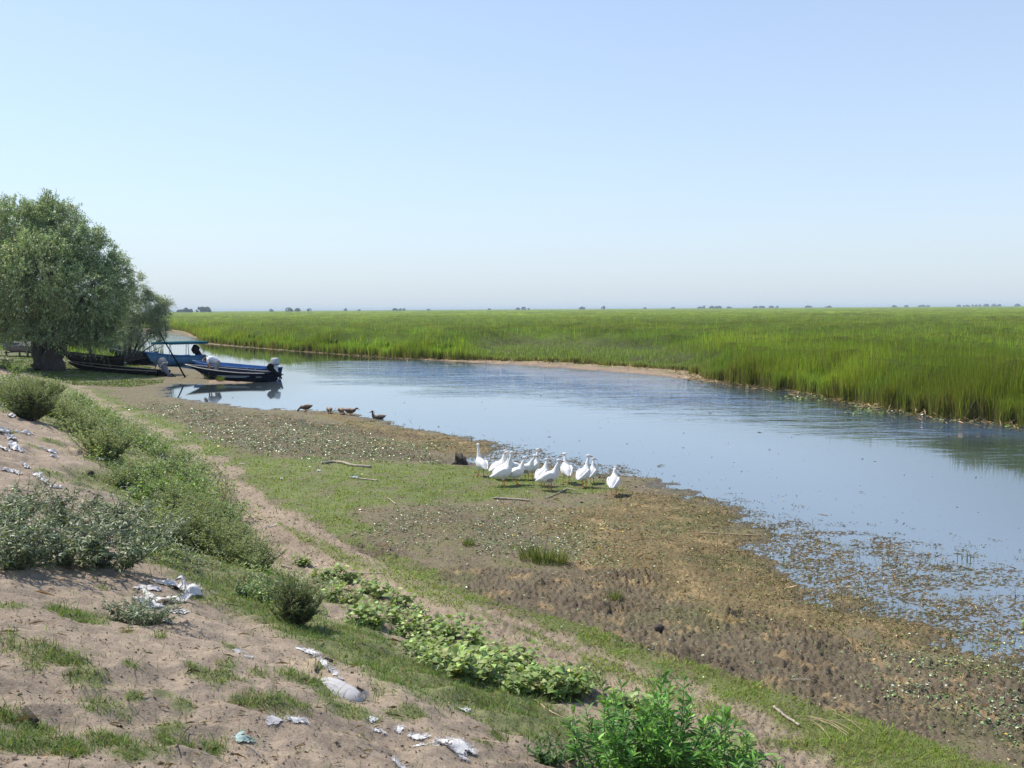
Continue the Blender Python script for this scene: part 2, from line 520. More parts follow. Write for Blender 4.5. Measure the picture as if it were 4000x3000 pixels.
def merge(parts):
    Vs, Fs, Ks, off = [], {}, [], 0
    for V, F, K in parts:
        Vs.append(V); Ks.append(K)
        for f in F:
            Fs.setdefault(f.shape[1], []).append(f + off)
        off += len(V)
    return np.concatenate(Vs), [np.concatenate(v) for v in Fs.values()], np.concatenate(Ks)

def jit_col(base, n, v=0.2, hue=0.08):
    base = np.asarray(base, float)
    c = np.tile(base, (n, 1)) if base.ndim == 1 else base.copy()
    c *= np.exp(rng.normal(0, v, n))[:, None]
    c *= np.exp(rng.normal(0, hue, (n, 3)))
    return np.clip(c, 0.002, 0.95)

# ================================================================== SETTING
for px, py, r in TUFTS:
    TUFT_XY[(px, py)] = ground_hit(px, py)

def polar(radii, angs):
    Rr, A = np.meshgrid(radii, angs, indexing='ij')
    X, Y = Rr * np.sin(A), Rr * np.cos(A)
    nr, na = Rr.shape
    i = np.arange(nr - 1)[:, None] * na
    j = np.arange(na - 1)[None]
    a = (i + j).ravel()
    F = np.stack([a, a + 1, a + 1 + na, a + na], 1)
    return X.ravel(), Y.ravel(), F

angs = np.concatenate([np.radians(np.arange(-180, -40, 4.0)), np.radians(np.arange(-40, -33.5, 0.6)), np.radians(np.arange(-33.5, 33.5, 0.085)),
                       np.radians(np.arange(33.5, 40, 0.6)), np.radians(np.arange(40, 180.1, 4.0))])
rad = [0.02, 0.5, 1.0, 1.5, 2.0, 2.4, 2.8]
while rad[-1] < 62: rad.append(rad[-1] * 1.0038)
while rad[-1] < 9000: rad.append(rad[-1] * 1.03)
X, Y, F = polar(np.array(rad), angs)
h, dw, db = terrain(X, Y)
Z = zones(X, Y)
rr = np.hypot(X, Y)
near = sstep(90, 50, rr) * (Y > -5)
slope = sstep(-0.1, 0.4, db)
flat = 1 - slope
# clods: mud and trampled algae are lumpy
cl = vnoise(X, Y, 0.20, 61); cl2 = vnoise(X, Y, 0.085, 62); cl3 = vnoise(X, Y, 0.045, 63)
patch = sstep(0.0, 0.7, fbm(X, Y, 1.1, 3, 64))
cl0 = vnoise(X, Y, 0.42, 60)
lump = sstep(-0.15, 0.6, cl + 0.3 * cl2) * (0.055 + 0.05 * cl2 + 0.03 * cl3) * patch + 0.05 * np.maximum(cl0, 0) * patch + np.abs(cl2) * 0.055 + cl3 * 0.020
mudz = np.clip(Z['mud'], 0, 1) * flat
h = h + near * mudz * (lump - 0.02)
alg = np.clip(Z['algae'] + 0.3 * Z['lily'], 0, 1) * flat
h = h + near * alg * (np.abs(cl2) * 0.030 + cl3 * 0.010 - 0.012)
dirt = Z['dirt'] * (1 - 0.6 * Z['mid'])
h = h + near * flat * dirt * (0.020 * cl2 + 0.016 * cl3 - 0.03 + 0.03 * Z['mid'])
h = h + near * (1 - slope) * (0.008 * cl3 + 0.010 * np.abs(cl2))
sand_f = slope * near
h = h + sand_f * (0.006 * cl2 + 0.003 * cl3 + 0.012 * np.minimum(cl, 0))
grassz = np.clip(np.maximum.reduce([Z['meadow'] * (1 - Z['dirt']), Z['verge'] * (1 - Z['mud'] * 0.4) * (1 - 0.75 * Z['dirt']), Z['mid'] * 0.6, Z['slope'] * slope, Z['tuft']]), 0, 1)
grassz = grassz * sstep(0.0, 0.4, -dw) * (1 - 0.55 * sstep(0.15, 0.6, fbm(X, Y, 0.8, 3, 95)) * flat)
# floating mats of algae: patches just above the water with open water between them
fl = np.maximum(sstep(-0.6, 0.9, sdpoly(X, Y, FLOAT)), 0.75 * sstep(-0.5, 0.5, sdpoly(X, Y, FLOAT2)))
matn = fbm(X * 0.75, Y, 0.62, 4, 91, 0.72) + 0.35 * cl2 + 0.2 * cl3
mat = fl * (Y < 30) * (h < 0.03)
h = np.where(mat > 0.02, np.maximum(h, -0.03 + 0.034 * np.clip(matn * 1.2 + 0.22 + 0.80 * mat + 0.5 * sstep(2.2, 0.2, dw), -0.5, 0.8) + 0.012 * np.abs(cl2) + 0.008 * cl3), h)
alg = np.maximum(alg, mat)
Z['algae'] = np.maximum(Z['algae'], mat)
HGT = h
def grid_at(A, x, y):
    r = np.hypot(x, y); a = np.arctan2(x, y)
    RA = np.array(rad)
    i = np.clip(np.searchsorted(RA, r) - 1, 0, len(RA) - 2); j = np.clip(np.searchsorted(angs, a) - 1, 0, len(angs) - 2)
    fr = np.clip((r - RA[i]) / (RA[i + 1] - RA[i]), 0, 1); fa = np.clip((a - angs[j]) / (angs[j + 1] - angs[j]), 0, 1)
    B = A.reshape(len(RA), len(angs))
    return (B[i, j] * (1 - fr) * (1 - fa) + B[i + 1, j] * fr * (1 - fa) + B[i, j + 1] * (1 - fr) * fa + B[i + 1, j + 1] * fr * fa)

def lerp(a, b, t):
    return a * (1 - t[:, None]) + np.asarray(b)[None] * t[:, None]
n_big, n_med, n_sm = fbm(X, Y, 2.5, 3, 71), fbm(X, Y, 0.5, 3, 72), vnoise(X, Y, 0.12, 73)
col = np.tile([0.180, 0.148, 0.098], (len(X), 1))
col = lerp(col, [0.125, 0.125, 0.055], 0.7 * sstep(-0.3, 0.5, n_med + 0.5 * n_big))                      # damp earth
col = lerp(col, [0.300, 0.240, 0.184], slope)                             # sand of the bank
col = lerp(col, [0.300, 0.240, 0.182], np.clip(Z['dirt'] * flat, 0, 1))
col = lerp(col, [0.125, 0.105, 0.062], np.clip(Z['lily'] * 0.8, 0, 1) * flat)
col = lerp(col, [0.172, 0.135, 0.068], np.clip(Z['algae'], 0, 1) * flat)
col = lerp(col, [0.132, 0.108, 0.076], np.clip(mudz * 0.85, 0, 1))
col = lerp(col, [0.085, 0.066, 0.048], np.clip(mudz, 0, 1) * patch * 0.6)
col = lerp(col, [0.10, 0.115, 0.045], 0.5 * np.clip(mudz + alg, 0, 1) * sstep(0.25, 0.6, fbm(X, Y, 1.7, 3, 96)))
straw = sstep(0.25, 0.7, n_med + 0.4 * n_sm) * np.clip(mudz + alg, 0, 1)
col = lerp(col, [0.30, 0.215, 0.115], straw * 0.55)
col = lerp(col, [0.125, 0.165, 0.045], grassz * 0.75)
far_land = (inside(X, Y, REED) | (Y > 60)) & (db < 0)
farc = lerp(np.tile([0.27, 0.20, 0.14], (len(X), 1)), [0.10, 0.14, 0.04], sstep(1.0, 3.0, -dw + n_big))
col = np.where(((Y > 45) & (X > -0.33 * Y) & (db < 0))[:, None], farc, col)
col = lerp(col, [0.33, 0.25, 0.15], 0.8 * sstep(1.2, 0.3, seg_dist(X, Y, REED_EDGE, False)) * (Y < 200))
wetness = sstep(0.05, -0.01, h) * (dw > -2)
col = col * (1 - 0.55 * wetness[:, None])
under = sstep(0.0, -0.05, h) * (dw > 0)
col = lerp(col, [0.07, 0.055, 0.035], under)
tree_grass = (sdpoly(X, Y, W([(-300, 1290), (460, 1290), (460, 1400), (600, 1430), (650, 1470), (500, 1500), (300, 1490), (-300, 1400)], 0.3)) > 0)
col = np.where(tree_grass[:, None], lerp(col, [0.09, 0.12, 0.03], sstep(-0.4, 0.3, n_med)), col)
col = col * (1 + 0.16 * n_big + 0.14 * n_med + 0.10 * n_sm)[:, None]

m, n, b, out = new_mat('ground_soil')
at = n.nodes.new('ShaderNodeVertexColor'); at.layer_name = 'Col'
t1 = noise_node(n, 60, 5, 0.7); t2 = noise_node(n, 9, 4, 0.6)
c = mix_col(n, 1.0, at.outputs[0], mix_col(n, ramp(n, t1.outputs[0], 0.3, 0.7), (0.72, 0.70, 0.68), (1.28, 1.27, 1.25)), 'MULTIPLY')
c = mix_col(n, 1.0, c, mix_col(n, ramp(n, t2.outputs[0], 0.3, 0.7), (0.85, 0.84, 0.84), (1.13, 1.13, 1.12)), 'MULTIPLY')
n.links.new(c, b.inputs['Base Color'])
wa = n.nodes.new('ShaderNodeAttribute'); wa.attribute_name = 'wet'
n.links.new(ramp(n, wa.outputs['Fac'], 0, 1, 0.95, 0.35), b.inputs['Roughness'])
b.inputs['Specular IOR Level'].default_value = 0.35
bn = n.nodes.new('ShaderNodeBump'); bn.inputs['Distance'].default_value = 0.018; bn.inputs['Strength'].default_value = 0.9
t3 = noise_node(n, 38, 6, 0.72)
n.links.new(t3.outputs[0], bn.inputs['Height']); n.links.new(bn.outputs[0], b.inputs['Normal'])
V = np.stack([X, Y, h], 1)
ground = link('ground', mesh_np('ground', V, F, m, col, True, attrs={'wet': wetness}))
tag(ground, kind='structure')

# water sheet
m, n, b, out = new_mat('river_water')
b.inputs['Base Color'].default_value = (0.050, 0.078, 0.110, 1)
b.inputs['Roughness'].default_value = 0.03
b.inputs['IOR'].default_value = 1.42
b.inputs['Specular IOR Level'].default_value = 0.75
ra = n.nodes.new('ShaderNodeAttribute'); ra.attribute_name = 'ripple'
tc = n.nodes.new('ShaderNodeTexCoord')
mp = n.nodes.new('ShaderNodeMapping'); mp.inputs['Rotation'].default_value = (0, 0, R(-32)); mp.inputs['Scale'].default_value = (0.35, 1.0, 1.0)
n.links.new(tc.outputs['Object'], mp.inputs[0])
da = n.nodes.new('ShaderNodeAttribute'); da.attribute_name = 'darkened'
n.links.new(mix_col(n, da.outputs['Fac'], mix_col(n, ra.outputs['Fac'], (0.145, 0.190, 0.230), (0.055, 0.120, 0.250)), (0.014, 0.022, 0.020)), b.inputs['Base Color'])  # ripple blue stands for high sky reflection, dark end for reed and boat reflections
def wnoise(s, d):
    t = n.nodes.new('ShaderNodeTexNoise'); t.inputs['Scale'].default_value = s; t.inputs['Detail'].default_value = d; t.inputs['Roughness'].default_value = 0.55
    n.links.new(mp.outputs[0], t.inputs['Vector']); return t
w1, w2 = wnoise(2.6, 3), wnoise(0.5, 2)
gust = ramp(n, w2.outputs[0], 0.3, 0.62, 0.25, 1.0)
mul = n.nodes.new('ShaderNodeMath'); mul.operation = 'MULTIPLY'
n.links.new(ra.outputs['Fac'], mul.inputs[0]); n.links.new(gust, mul.inputs[1])
add = n.nodes.new('ShaderNodeMath'); add.operation = 'ADD'; add.inputs[1].default_value = 0.006
n.links.new(mul.outputs[0], add.inputs[0])
bn = n.nodes.new('ShaderNodeBump'); bn.inputs['Distance'].default_value = 0.12
n.links.new(add.outputs[0], bn.inputs['Strength'])
w3 = wnoise(0.85, 2)
hs = n.nodes.new('ShaderNodeMath'); hs.operation = 'MULTIPLY_ADD'; n.links.new(w3.outputs[0], hs.inputs[0]); hs.inputs[1].default_value = 1.6; n.links.new(w1.outputs[0], hs.inputs[2])
n.links.new(hs.outputs[0], bn.inputs['Height']); n.links.new(bn.outputs[0], b.inputs['Normal'])
M_WATER = m
RIP = W([(4700, 1830), (4000, 1720), (3600, 1690), (3200, 1650), (2700, 1590), (2300, 1555), (1800, 1520), (1350, 1470), (1400, 1415), (1700, 1408), (2300, 1450), (2800, 1505), (3200, 1560), (3700, 1640), (4700, 1780)])
wang = np.concatenate([np.radians(np.arange(-60, -33, 3)), np.radians(np.arange(-33, 33, 0.5)), np.radians(np.arange(33, 91, 3))])
wr = [1.0]
while wr[-1] < 260: wr.append(wr[-1] * 1.03)
wx, wy, wf = polar(np.array(wr), wang)
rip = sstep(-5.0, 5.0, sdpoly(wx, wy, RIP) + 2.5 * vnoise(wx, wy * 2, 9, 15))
darkened = sstep(12.0, 3.0, seg_dist(wx, wy, REED_EDGE, False)) * sstep(300, 100, wy) * (1 - 0.7 * rip)  # body colour painted darker by the reeds so their reflection shows dark
darkened = np.maximum(darkened, 0.85 * sstep(34, 44, wy) * sstep(-9, -14, wx))  # same painted darkening around the moored boats, for their reflections
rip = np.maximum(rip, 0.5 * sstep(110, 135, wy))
water = link('water', mesh_np('water', np.stack([wx, wy, np.zeros(len(wx))], 1), wf, M_WATER, None, True, attrs={'ripple': rip, 'darkened': darkened}))
tag(water, kind='structure')

# ------------------------------------------------------------------ reed bed
def keep_dens(p):
    return rng.random(len(p)) < p
N = 480000
th = rng.uniform(-R(34), R(34), N)
u = rng.uniform(1 / 900, 1 / 27, N)
r_ = 1 / u
x, y = r_ * np.sin(th), r_ * np.cos(th)
sd = sdpoly(x, y, REED)
k = (sd > 0) & (rng.random(N) < np.clip(0.25 + 0.9 * sstep(12, 0, sd) + 0.4, 0, 1))
x, y, sd, r_ = x[k], y[k], sd[k], r_[k]
# extra along the front edge
seg = rng.uniform(0, 1, 90000)
P_ = REED_EDGE
ln = np.hypot(*(P_[1:] - P_[:-1]).T); mid = (P_[1:] + P_[:-1]) / 2
wgt = ln / np.hypot(mid[:, 0], mid[:, 1]) ** 1.5; wgt /= wgt.sum()
ii = rng.choice(len(ln), 90000, p=wgt)
q = P_[ii] + (P_[ii + 1] - P_[ii]) * seg[:, None]
ox = rng.exponential(1.1, 90000); oa = rng.uniform(0, 2 * np.pi, 90000)
ox = ox * (0.7 + 0.6 * (vnoise(q[:, 0], q[:, 1], 2.0, 89) > 0))
ex, ey = q[:, 0] + ox * np.cos(oa), q[:, 1] + ox * np.sin(oa)
esd = sdpoly(ex, ey, REED)
clumpy = fbm(ex, ey, 1.2, 2, 88)
k = (esd > -0.35 + 0.5 * (1 - sstep(-0.4, 0.5, clumpy))) & (np.hypot(ex, ey) < 400)
x = np.concatenate([x, ex[k]]); y = np.concatenate([y, ey[k]]); sd = np.concatenate([sd, esd[k]]); r_ = np.hypot(x, y)
n_ = len(x)
big = fbm(x, y, 14, 2, 81); med = fbm(x, y, 3.5, 2, 82); huge = fbm(x, y, 60, 3, 83)
LOW = W([(1850, 1409), (2250, 1428), (2600, 1452), (2770, 1474), (2760, 1435), (2600, 1385), (2300, 1356), (2000, 1352), (1850, 1372)], 0.3)
low = sstep(-1.5, 1.5, sdpoly(x, y, LOW))
Hh = (1.85 + 0.38 * med + 0.25 * big) * rng.normal(1, 0.09, n_)
Hh = Hh * (0.5 + 0.5 * sstep(-0.3, 3.0, sd + 1.2 * med)) * (1 + 0.12 * vnoise(x, y, 1.1, 84)) * (1 - 0.62 * low)
far_left = sstep(150, 110, y) + 0 * x
wid = np.maximum(0.018, 0.00048 * r_) * rng.uniform(0.7, 1.5, n_) * (1 + 0.4 * low)
tipc = jit_col((0.225, 0.34, 0.040), n_, 0.42, 0.08)
yel = sstep(-0.3, 0.6, med + 0.6 * big + 0.5 * huge)[:, None]
tipc = tipc * (1 - yel * 0.45) + jit_col((0.33, 0.34, 0.035), n_, 0.38, 0.06) * yel * 0.45
dk = sstep(0.1, 0.7, huge - 0.4 * big)[:, None]
tipc = tipc * (1 - 0.35 * dk) * np.exp(0.42 * vnoise(x, y, 7.0, 85) + 0.25 * vnoise(x, y, 2.2, 86))[:, None]
tipc = tipc * (1 - low[:, None]) + jit_col((0.27, 0.33, 0.12), n_, 0.3, 0.06) * low[:, None]
basec = jit_col((0.17, 0.27, 0.045), n_, 0.35, 0.06)
front = sstep(1.2, 0.2, sd)[:, None]
dead = (rng.random(n_) < 0.10 + 0.25 * (sd < 0.8))[:, None]
basec = basec * (1 - 0.6 * front) + np.array([0.24, 0.175, 0.085]) * 0.6 * front
strawc = jit_col((0.34, 0.27, 0.14), n_, 0.2, 0.05)
brn = (rng.random(n_) < 0.07)[:, None]; tipc = np.where(brn, jit_col((0.24, 0.17, 0.07), n_, 0.3, 0.05), tipc)
isd = dead & (rng.random(n_) < 0.35)[:, None]
tipc = np.where(isd, strawc, tipc); basec = np.where(isd, strawc * 0.8, basec)
Hh = np.where(isd[:, 0], Hh * rng.uniform(0.3, 1.0, n_), Hh)
lean = rng.normal(0, 0.065, n_) + np.where(isd[:, 0], rng.normal(0, 0.3, n_), 0)
bend = np.abs(rng.normal(0, 0.10, n_))
zb = np.maximum(terrain(x, y)[0], -0.1) - 0.02
far_mask = r_ > 75
parts = []
for msk, ns in ((~far_mask, 3), (far_mask, 2)):
    if msk.any():
        parts.append(blades(np.stack([x, y, zb], 1)[msk], Hh[msk], wid[msk], rng.uniform(0, 2 * np.pi, msk.sum()), lean[msk], bend[msk], basec[msk], tipc[msk], ns))
V, Fb, K = merge(parts)
reeds = link('reed_bed', mesh_np('reed_bed', V, Fb, M_REED, K))
tag(reeds, kind='stuff')

# matted mass of leaves below the reed tips, one sheet reaching the horizon
ca = np.radians(np.arange(-36, 60, 0.14))
cr = [28.0]
while cr[-1] < 150: cr.append(cr[-1] * 1.010)
while cr[-1] < 9000: cr.append(cr[-1] * 1.022)
cx, cy, cf = polar(np.array(cr), ca)
csd = sdpoly(cx, cy, REED)
csd_l = csd
cm, cb2, cH = fbm(cx, cy, 3.5, 2, 82), fbm(cx, cy, 14, 2, 81), fbm(cx, cy, 60, 3, 83)
clow = sstep(-3, 2.5, sdpoly(cx, cy, LOW))
cz = 0.1 + (1.85 + 0.38 * cm + 0.25 * cb2) * (0.80 + 0.13 * sstep(100, 700, np.hypot(cx, cy))) * (1 - 0.75 * clow) + 0.16 * vnoise(cx, cy, 0.8, 5) + 0.22 * vnoise(cx, cy, 1.7, 6)
cz *= sstep(0.8, 3.0, csd) * 0.55 + 0.45
ok = (csd > 1.3)
cf = cf[ok[cf].all(axis=1)]
cc = np.tile([0.115, 0.175, 0.020], (len(cx), 1))
cc = lerp(cc, [0.17, 0.195, 0.022], 0.6 * sstep(-0.3, 0.6, cm + 0.6 * cb2 + 0.5 * cH))
cc = lerp(cc, [0.17, 0.19, 0.08], clow)
cc = cc * (1 - 0.35 * sstep(0.1, 0.7, cH - 0.4 * cb2))[:, None] * (1 + 0.25 * vnoise(cx, cy, 1.0, 7))[:, None]
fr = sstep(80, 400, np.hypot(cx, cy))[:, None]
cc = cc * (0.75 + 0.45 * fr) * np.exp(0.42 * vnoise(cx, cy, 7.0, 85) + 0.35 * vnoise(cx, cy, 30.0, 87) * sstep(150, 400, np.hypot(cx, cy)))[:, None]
m, n, b, out = new_mat('reed_mass')
at = n.nodes.new('ShaderNodeVertexColor'); at.layer_name = 'Col'
t1 = noise_node(n, 2.0, 6, 0.8)
n.links.new(mix_col(n, 1.0, at.outputs[0], mix_col(n, ramp(n, t1.outputs[0], 0.3, 0.7), (0.6, 0.6, 0.6), (1.35, 1.35, 1.3)), 'MULTIPLY'), b.inputs['Base Color'])
b.inputs['Roughness'].default_value = 0.9; b.inputs['Specular IOR Level'].default_value = 0.1
bn = n.nodes.new('ShaderNodeBump'); bn.inputs['Distance'].default_value = 0.5
n.links.new(t1.outputs[0], bn.inputs['Height']); n.links.new(bn.outputs[0], b.inputs['Normal'])
used = np.unique(cf); rm = np.full(len(cx), -1); rm[used] = np.arange(len(used))
canopy = link('reed_thicket', mesh_np('reed_thicket', np.stack([cx, cy, cz], 1)[used], rm[cf], m, cc[used], True))
tag(canopy, kind='stuff')

# sparse reed stalks standing in shallow water and dead litter on the far bank

# ================================================================== GROUND COVER (uncountable)
def cand(N, r0, r1, a0=-33.5, a1=33.5, p=0.6):
    """candidates, density falling with distance about as the picture does"""
    th = rng.uniform(R(a0), R(a1), N)
    k = rng.random(N) < p
    r = np.where(k, 1 / rng.uniform(1 / r1, 1 / r0, N), np.exp(rng.uniform(math.log(r0), math.log(r1), N)))
    return r * np.sin(th), r * np.cos(th), r

GH = lambda x, y: grid_at(HGT, x, y)
# grass
x, y, r_ = cand(820000, 3.0, 60)
g = grid_at(grassz, x, y); sl = grid_at(slope, x, y)
nn = fbm(x, y, 0.45, 3, 101); n2 = vnoise(x, y, 0.13, 102)
vg = np.maximum(grid_at(Z['verge'], x, y), grid_at(Z['mid'], x, y)) * (g > 0.3)
p = np.clip(g * (0.75 + 0.7 * vg + 0.5 * nn + 0.45 * n2), 0, 1) * np.where(r_ < 9, 0.85, 1)
p = np.maximum(p, 0.10 * (sl < 0.3) * (fbm(x, y, 1.3, 2, 103) > 0.0) * (1 - grid_at(mudz, x, y)))
p = np.maximum(p, 0.030 * sl * (n2 > 0.0) + 0.02 * (grid_at(mudz + alg, x, y) > 0.3) * (n2 > 0.2))
k = (rng.random(len(x)) < p) & (grid_at(dw, x, y) < -0.1)
x, y, r_, sl, nn = x[k], y[k], r_[k], sl[k], nn[k]
md = grid_at(Z['meadow'], x, y) + grid_at(Z['verge'], x, y) + grid_at(Z['mid'], x, y)
n_ = len(x)
Hh = np.where(sl > 0.5, rng.gamma(2.5, 0.0115, n_) + 0.010, rng.gamma(4, 0.007, n_) + 0.010) * np.clip(1 + 0.6 * nn, 0.4, 2)
wd = np.maximum(0.0035, 0.00075 * r_) * rng.uniform(0.7, 1.4, n_)
ct = np.where((md > 0.5)[:, None] & (sl < 0.5)[:, None], jit_col((0.27, 0.36, 0.070), n_, 0.25, 0.08), jit_col((0.195, 0.290, 0.085), n_, 0.28, 0.09))
dry = rng.random(n_) < 0.12
ct = ct * (1 - 0.12 * (1 - np.clip(md, 0, 1)))[:, None]
ct[dry] = jit_col((0.34, 0.27, 0.14), int(dry.sum()), 0.2, 0.05)
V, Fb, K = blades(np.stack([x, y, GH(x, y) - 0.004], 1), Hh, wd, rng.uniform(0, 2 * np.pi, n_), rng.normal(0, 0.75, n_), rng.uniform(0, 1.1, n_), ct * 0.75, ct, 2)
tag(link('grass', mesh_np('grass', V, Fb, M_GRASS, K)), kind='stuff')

# taller grass and sedge under and behind the willows
TG = W([(-250, 1285), (470, 1290), (470, 1340), (440, 1395), (330, 1400), (240, 1370), (-250, 1365)], 0.4)
x, y = rng.uniform(-75, -20, 60000), rng.uniform(50, 140, 60000)
sdg = sdpoly(x, y, TG); k = (sdg > 0) & (rng.random(60000) < 0.8)
x, y = x[k], y[k]; n_ = len(x)
Hh = rng.uniform(0.2, 0.6, n_) * (1 + 1.1 * sstep(0.0, 0.8, fbm(x, y, 4, 2, 111)))
ct = jit_col((0.22, 0.33, 0.035), n_, 0.2, 0.08)
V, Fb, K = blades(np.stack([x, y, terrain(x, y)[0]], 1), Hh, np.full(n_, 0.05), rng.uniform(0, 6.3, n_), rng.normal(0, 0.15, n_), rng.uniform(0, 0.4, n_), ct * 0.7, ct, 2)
TGm = (V, Fb, K)
# short grass under them
x, y, r_ = cand(90000, 38, 90, -34, -10)
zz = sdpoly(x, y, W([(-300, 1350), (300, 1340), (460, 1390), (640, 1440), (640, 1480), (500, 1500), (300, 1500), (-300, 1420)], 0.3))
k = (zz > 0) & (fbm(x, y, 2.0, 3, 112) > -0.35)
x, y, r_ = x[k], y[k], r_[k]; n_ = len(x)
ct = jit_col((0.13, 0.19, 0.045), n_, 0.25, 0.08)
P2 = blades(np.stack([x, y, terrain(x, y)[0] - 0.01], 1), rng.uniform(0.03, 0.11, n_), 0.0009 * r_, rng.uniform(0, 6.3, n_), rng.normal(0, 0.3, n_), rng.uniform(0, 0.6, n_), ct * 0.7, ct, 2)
V, Fb, K = merge([TGm, P2])
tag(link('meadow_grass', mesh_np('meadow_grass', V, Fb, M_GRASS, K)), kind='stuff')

# stranded water-lily leaves on the drying flat
x, y, r_ = cand(420000, 9, 48, -30, 33, 0.5)
lz = grid_at(Z['lily'], x, y); nn = fbm(x, y, 0.9, 3, 121); nm = vnoise(x, y, 0.25, 122)
k = (rng.random(len(x)) < np.clip(lz * (0.55 + 0.6 * nn + 0.4 * nm), 0, 1) + 0.010) & (grid_at(slope, x, y) < 0.1) & (grid_at(dw, x, y) < 0.4) & (grid_at(Z['dirt'], x, y) < 0.4)
x, y, r_ = x[k], y[k], r_[k]; n_ = len(x)
ct = jit_col((0.16, 0.23, 0.075), n_, 0.35, 0.08)
pale = rng.random(n_) < 0.20
ct[pale] = jit_col((0.40, 0.46, 0.36), int(pale.sum()), 0.2, 0.03)
yl = rng.random(n_) < 0.02
ct[yl] = jit_col((0.65, 0.48, 0.03), int(yl.sum()), 0.15, 0.05)
L = rng.uniform(0.025, 0.065, n_) * np.where(pale, 0.8, 1) * np.clip(r_ / 22, 0.8, 1.25)
a = rng.uniform(0, 6.3, n_)
D = np.stack([np.cos(a), np.sin(a), rng.normal(0, 0.30, n_)], 1)
V, Fb, K = leaves(np.stack([x, y, GH(x, y) + 0.012], 1), D, L, L * rng.uniform(0.5, 0.95, n_), ct, 0.1)
tag(link('lily_leaves', mesh_np('lily_leaves', V, Fb, M_LILY, K)), kind='stuff')

# crumbs of algae, mud and straw
x, y, r_ = cand(900000, 6.5, 45, -30, 33.5, 0.5)
dwv = grid_at(dw, x, y)
az = grid_at(alg, x, y); mz = grid_at(mudz, x, y); nm = fbm(x, y, 0.5, 3, 131)
inw = (dwv > 0) * (0.022 * np.exp(-dwv / 0.9) + 0.0005 + 0.012 * (nm > 0.55)) * (1 + 1.5 * nm) + 0.05 * (GH(x, y) > -0.01) * (dwv > 0) + 0.55 * sstep(-1.2, 0.8, sdpoly(x, y, FLOAT) + nm) * np.clip(0.5 + nm, 0, 1)
inw = inw + 0.18 * sstep(-0.6, 0.6, sdpoly(x, y, FLOAT2) + 0.5 * nm) * np.clip(0.4 + nm, 0, 1)
k = rng.random(len(x)) < np.clip((0.36 * az + 0.16 * mz) * (0.8 + 0.6 * nm) * (GH(x, y) > 0.0) + inw + 0.10 * (grid_at(slope, x, y) < .2) * (dwv < 0) * (1 - grid_at(grassz, x, y)), 0, 1)
x, y, r_, az = x[k], y[k], r_[k], az[k]; n_ = len(x)
ct = np.where((az > 0.3)[:, None], jit_col((0.25, 0.19, 0.090), n_, 0.45, 0.10), jit_col((0.20, 0.155, 0.11), n_, 0.45, 0.07))
q = rng.random(n_)
ct[q < 0.10] = jit_col((0.42, 0.33, 0.19), int((q < 0.10).sum()), 0.2, 0.04)
ct[q > 0.90] = jit_col((0.10, 0.15, 0.04), int((q > 0.90).sum()), 0.2, 0.04)
ct[(q > 0.5) & (q < 0.62)] *= 0.6
L = (rng.gamma(3, 0.0055, n_) + 0.007) * np.clip(r_ / 13, 0.8, 1.8)
L = np.where(q < 0.06, L * 4.0, L)
Wd_ = np.where(q < 0.06, 0.004 + 0.0003 * r_, L * rng.uniform(0.2, 0.6, n_))
a = rng.uniform(0, 6.3, n_)
D = np.stack([np.cos(a), np.sin(a), rng.normal(0.12, 0.30, n_)], 1)
z0 = np.maximum(GH(x, y), 0) + 0.004
V, Fb, K = leaves(np.stack([x, y, z0], 1), D, L, Wd_, ct, 0.2)
tag(link('algae_litter', mesh_np('algae_litter', V, Fb, M_STRAW, K)), kind='stuff')

# short sprouts standing in the algae and shallow water
x, y, r_ = cand(60000, 7, 40, -12, 33.5, 0.5)
dwv = grid_at(dw, x, y); nm = fbm(x, y, 0.8, 3, 141)
p = 0.10 * grid_at(alg, x, y) + 0.05 * grid_at(mudz, x, y) + 0.05 * (dwv > 0) * np.exp(-np.abs(dwv) / 1.0)
k = rng.random(len(x)) < np.clip(p * (0.7 + 1.2 * nm), 0, 1)
x, y, r_ = x[k], y[k], r_[k]; n_ = len(x)
ct = jit_col((0.10, 0.13, 0.045), n_, 0.35, 0.1)
V1 = blades(np.stack([x, y, np.minimum(GH(x, y), 0.02) - 0.02], 1), rng.gamma(3, 0.032, n_) + 0.03, np.maximum(0.005, 0.0006 * r_), rng.uniform(0, 6.3, n_), rng.normal(0, 0.2, n_), rng.uniform(0, 0.4, n_), ct, ct, 2)
# a few stands of stalks: beside the reeds of the far bank and out in the channel
sts = []
for px, py, rad_, cnt, hh in [(3780, 2195, 0.18, 9, 0.26), (3870, 2200, 0.06, 2, 0.16), (3640, 2215, 0.25, 6, 0.14), (1000, 1440, 0, 0, 0), (830, 1400, 0.6, 0, 0)]:
    c = G(px, py, 0)
    for _ in range(cnt):
        sts.append((c[0] + rng.normal(0, rad_ + .001), c[1] + rng.normal(0, rad_ + .001), hh * rng.uniform(0.5, 1.2)))
sts = np.array(sts)
ct = jit_col((0.09, 0.11, 0.04), len(sts), 0.2, 0.05)
V2 = blades(np.column_stack([sts[:, :2], np.full(len(sts), -0.05)]), sts[:, 2] + 0.05, np.full(len(sts), 0.014), rng.uniform(0, 6.3, len(sts)), rng.normal(0, 0.15, len(sts)), rng.uniform(0, 0.15, len(sts)), ct, ct, 2)
c = np.array([G(rng.uniform(560, 640), rng.uniform(1370, 1400), 0) for _ in range(60)] + [G(rng.uniform(450, 560), rng.uniform(1330, 1385), 0) for _ in range(140)] + [G(rng.uniform(785, 830), rng.uniform(1336, 1346), 0) for _ in range(40)])
ct = jit_col((0.16, 0.18, 0.07), len(c), 0.3, 0.08)
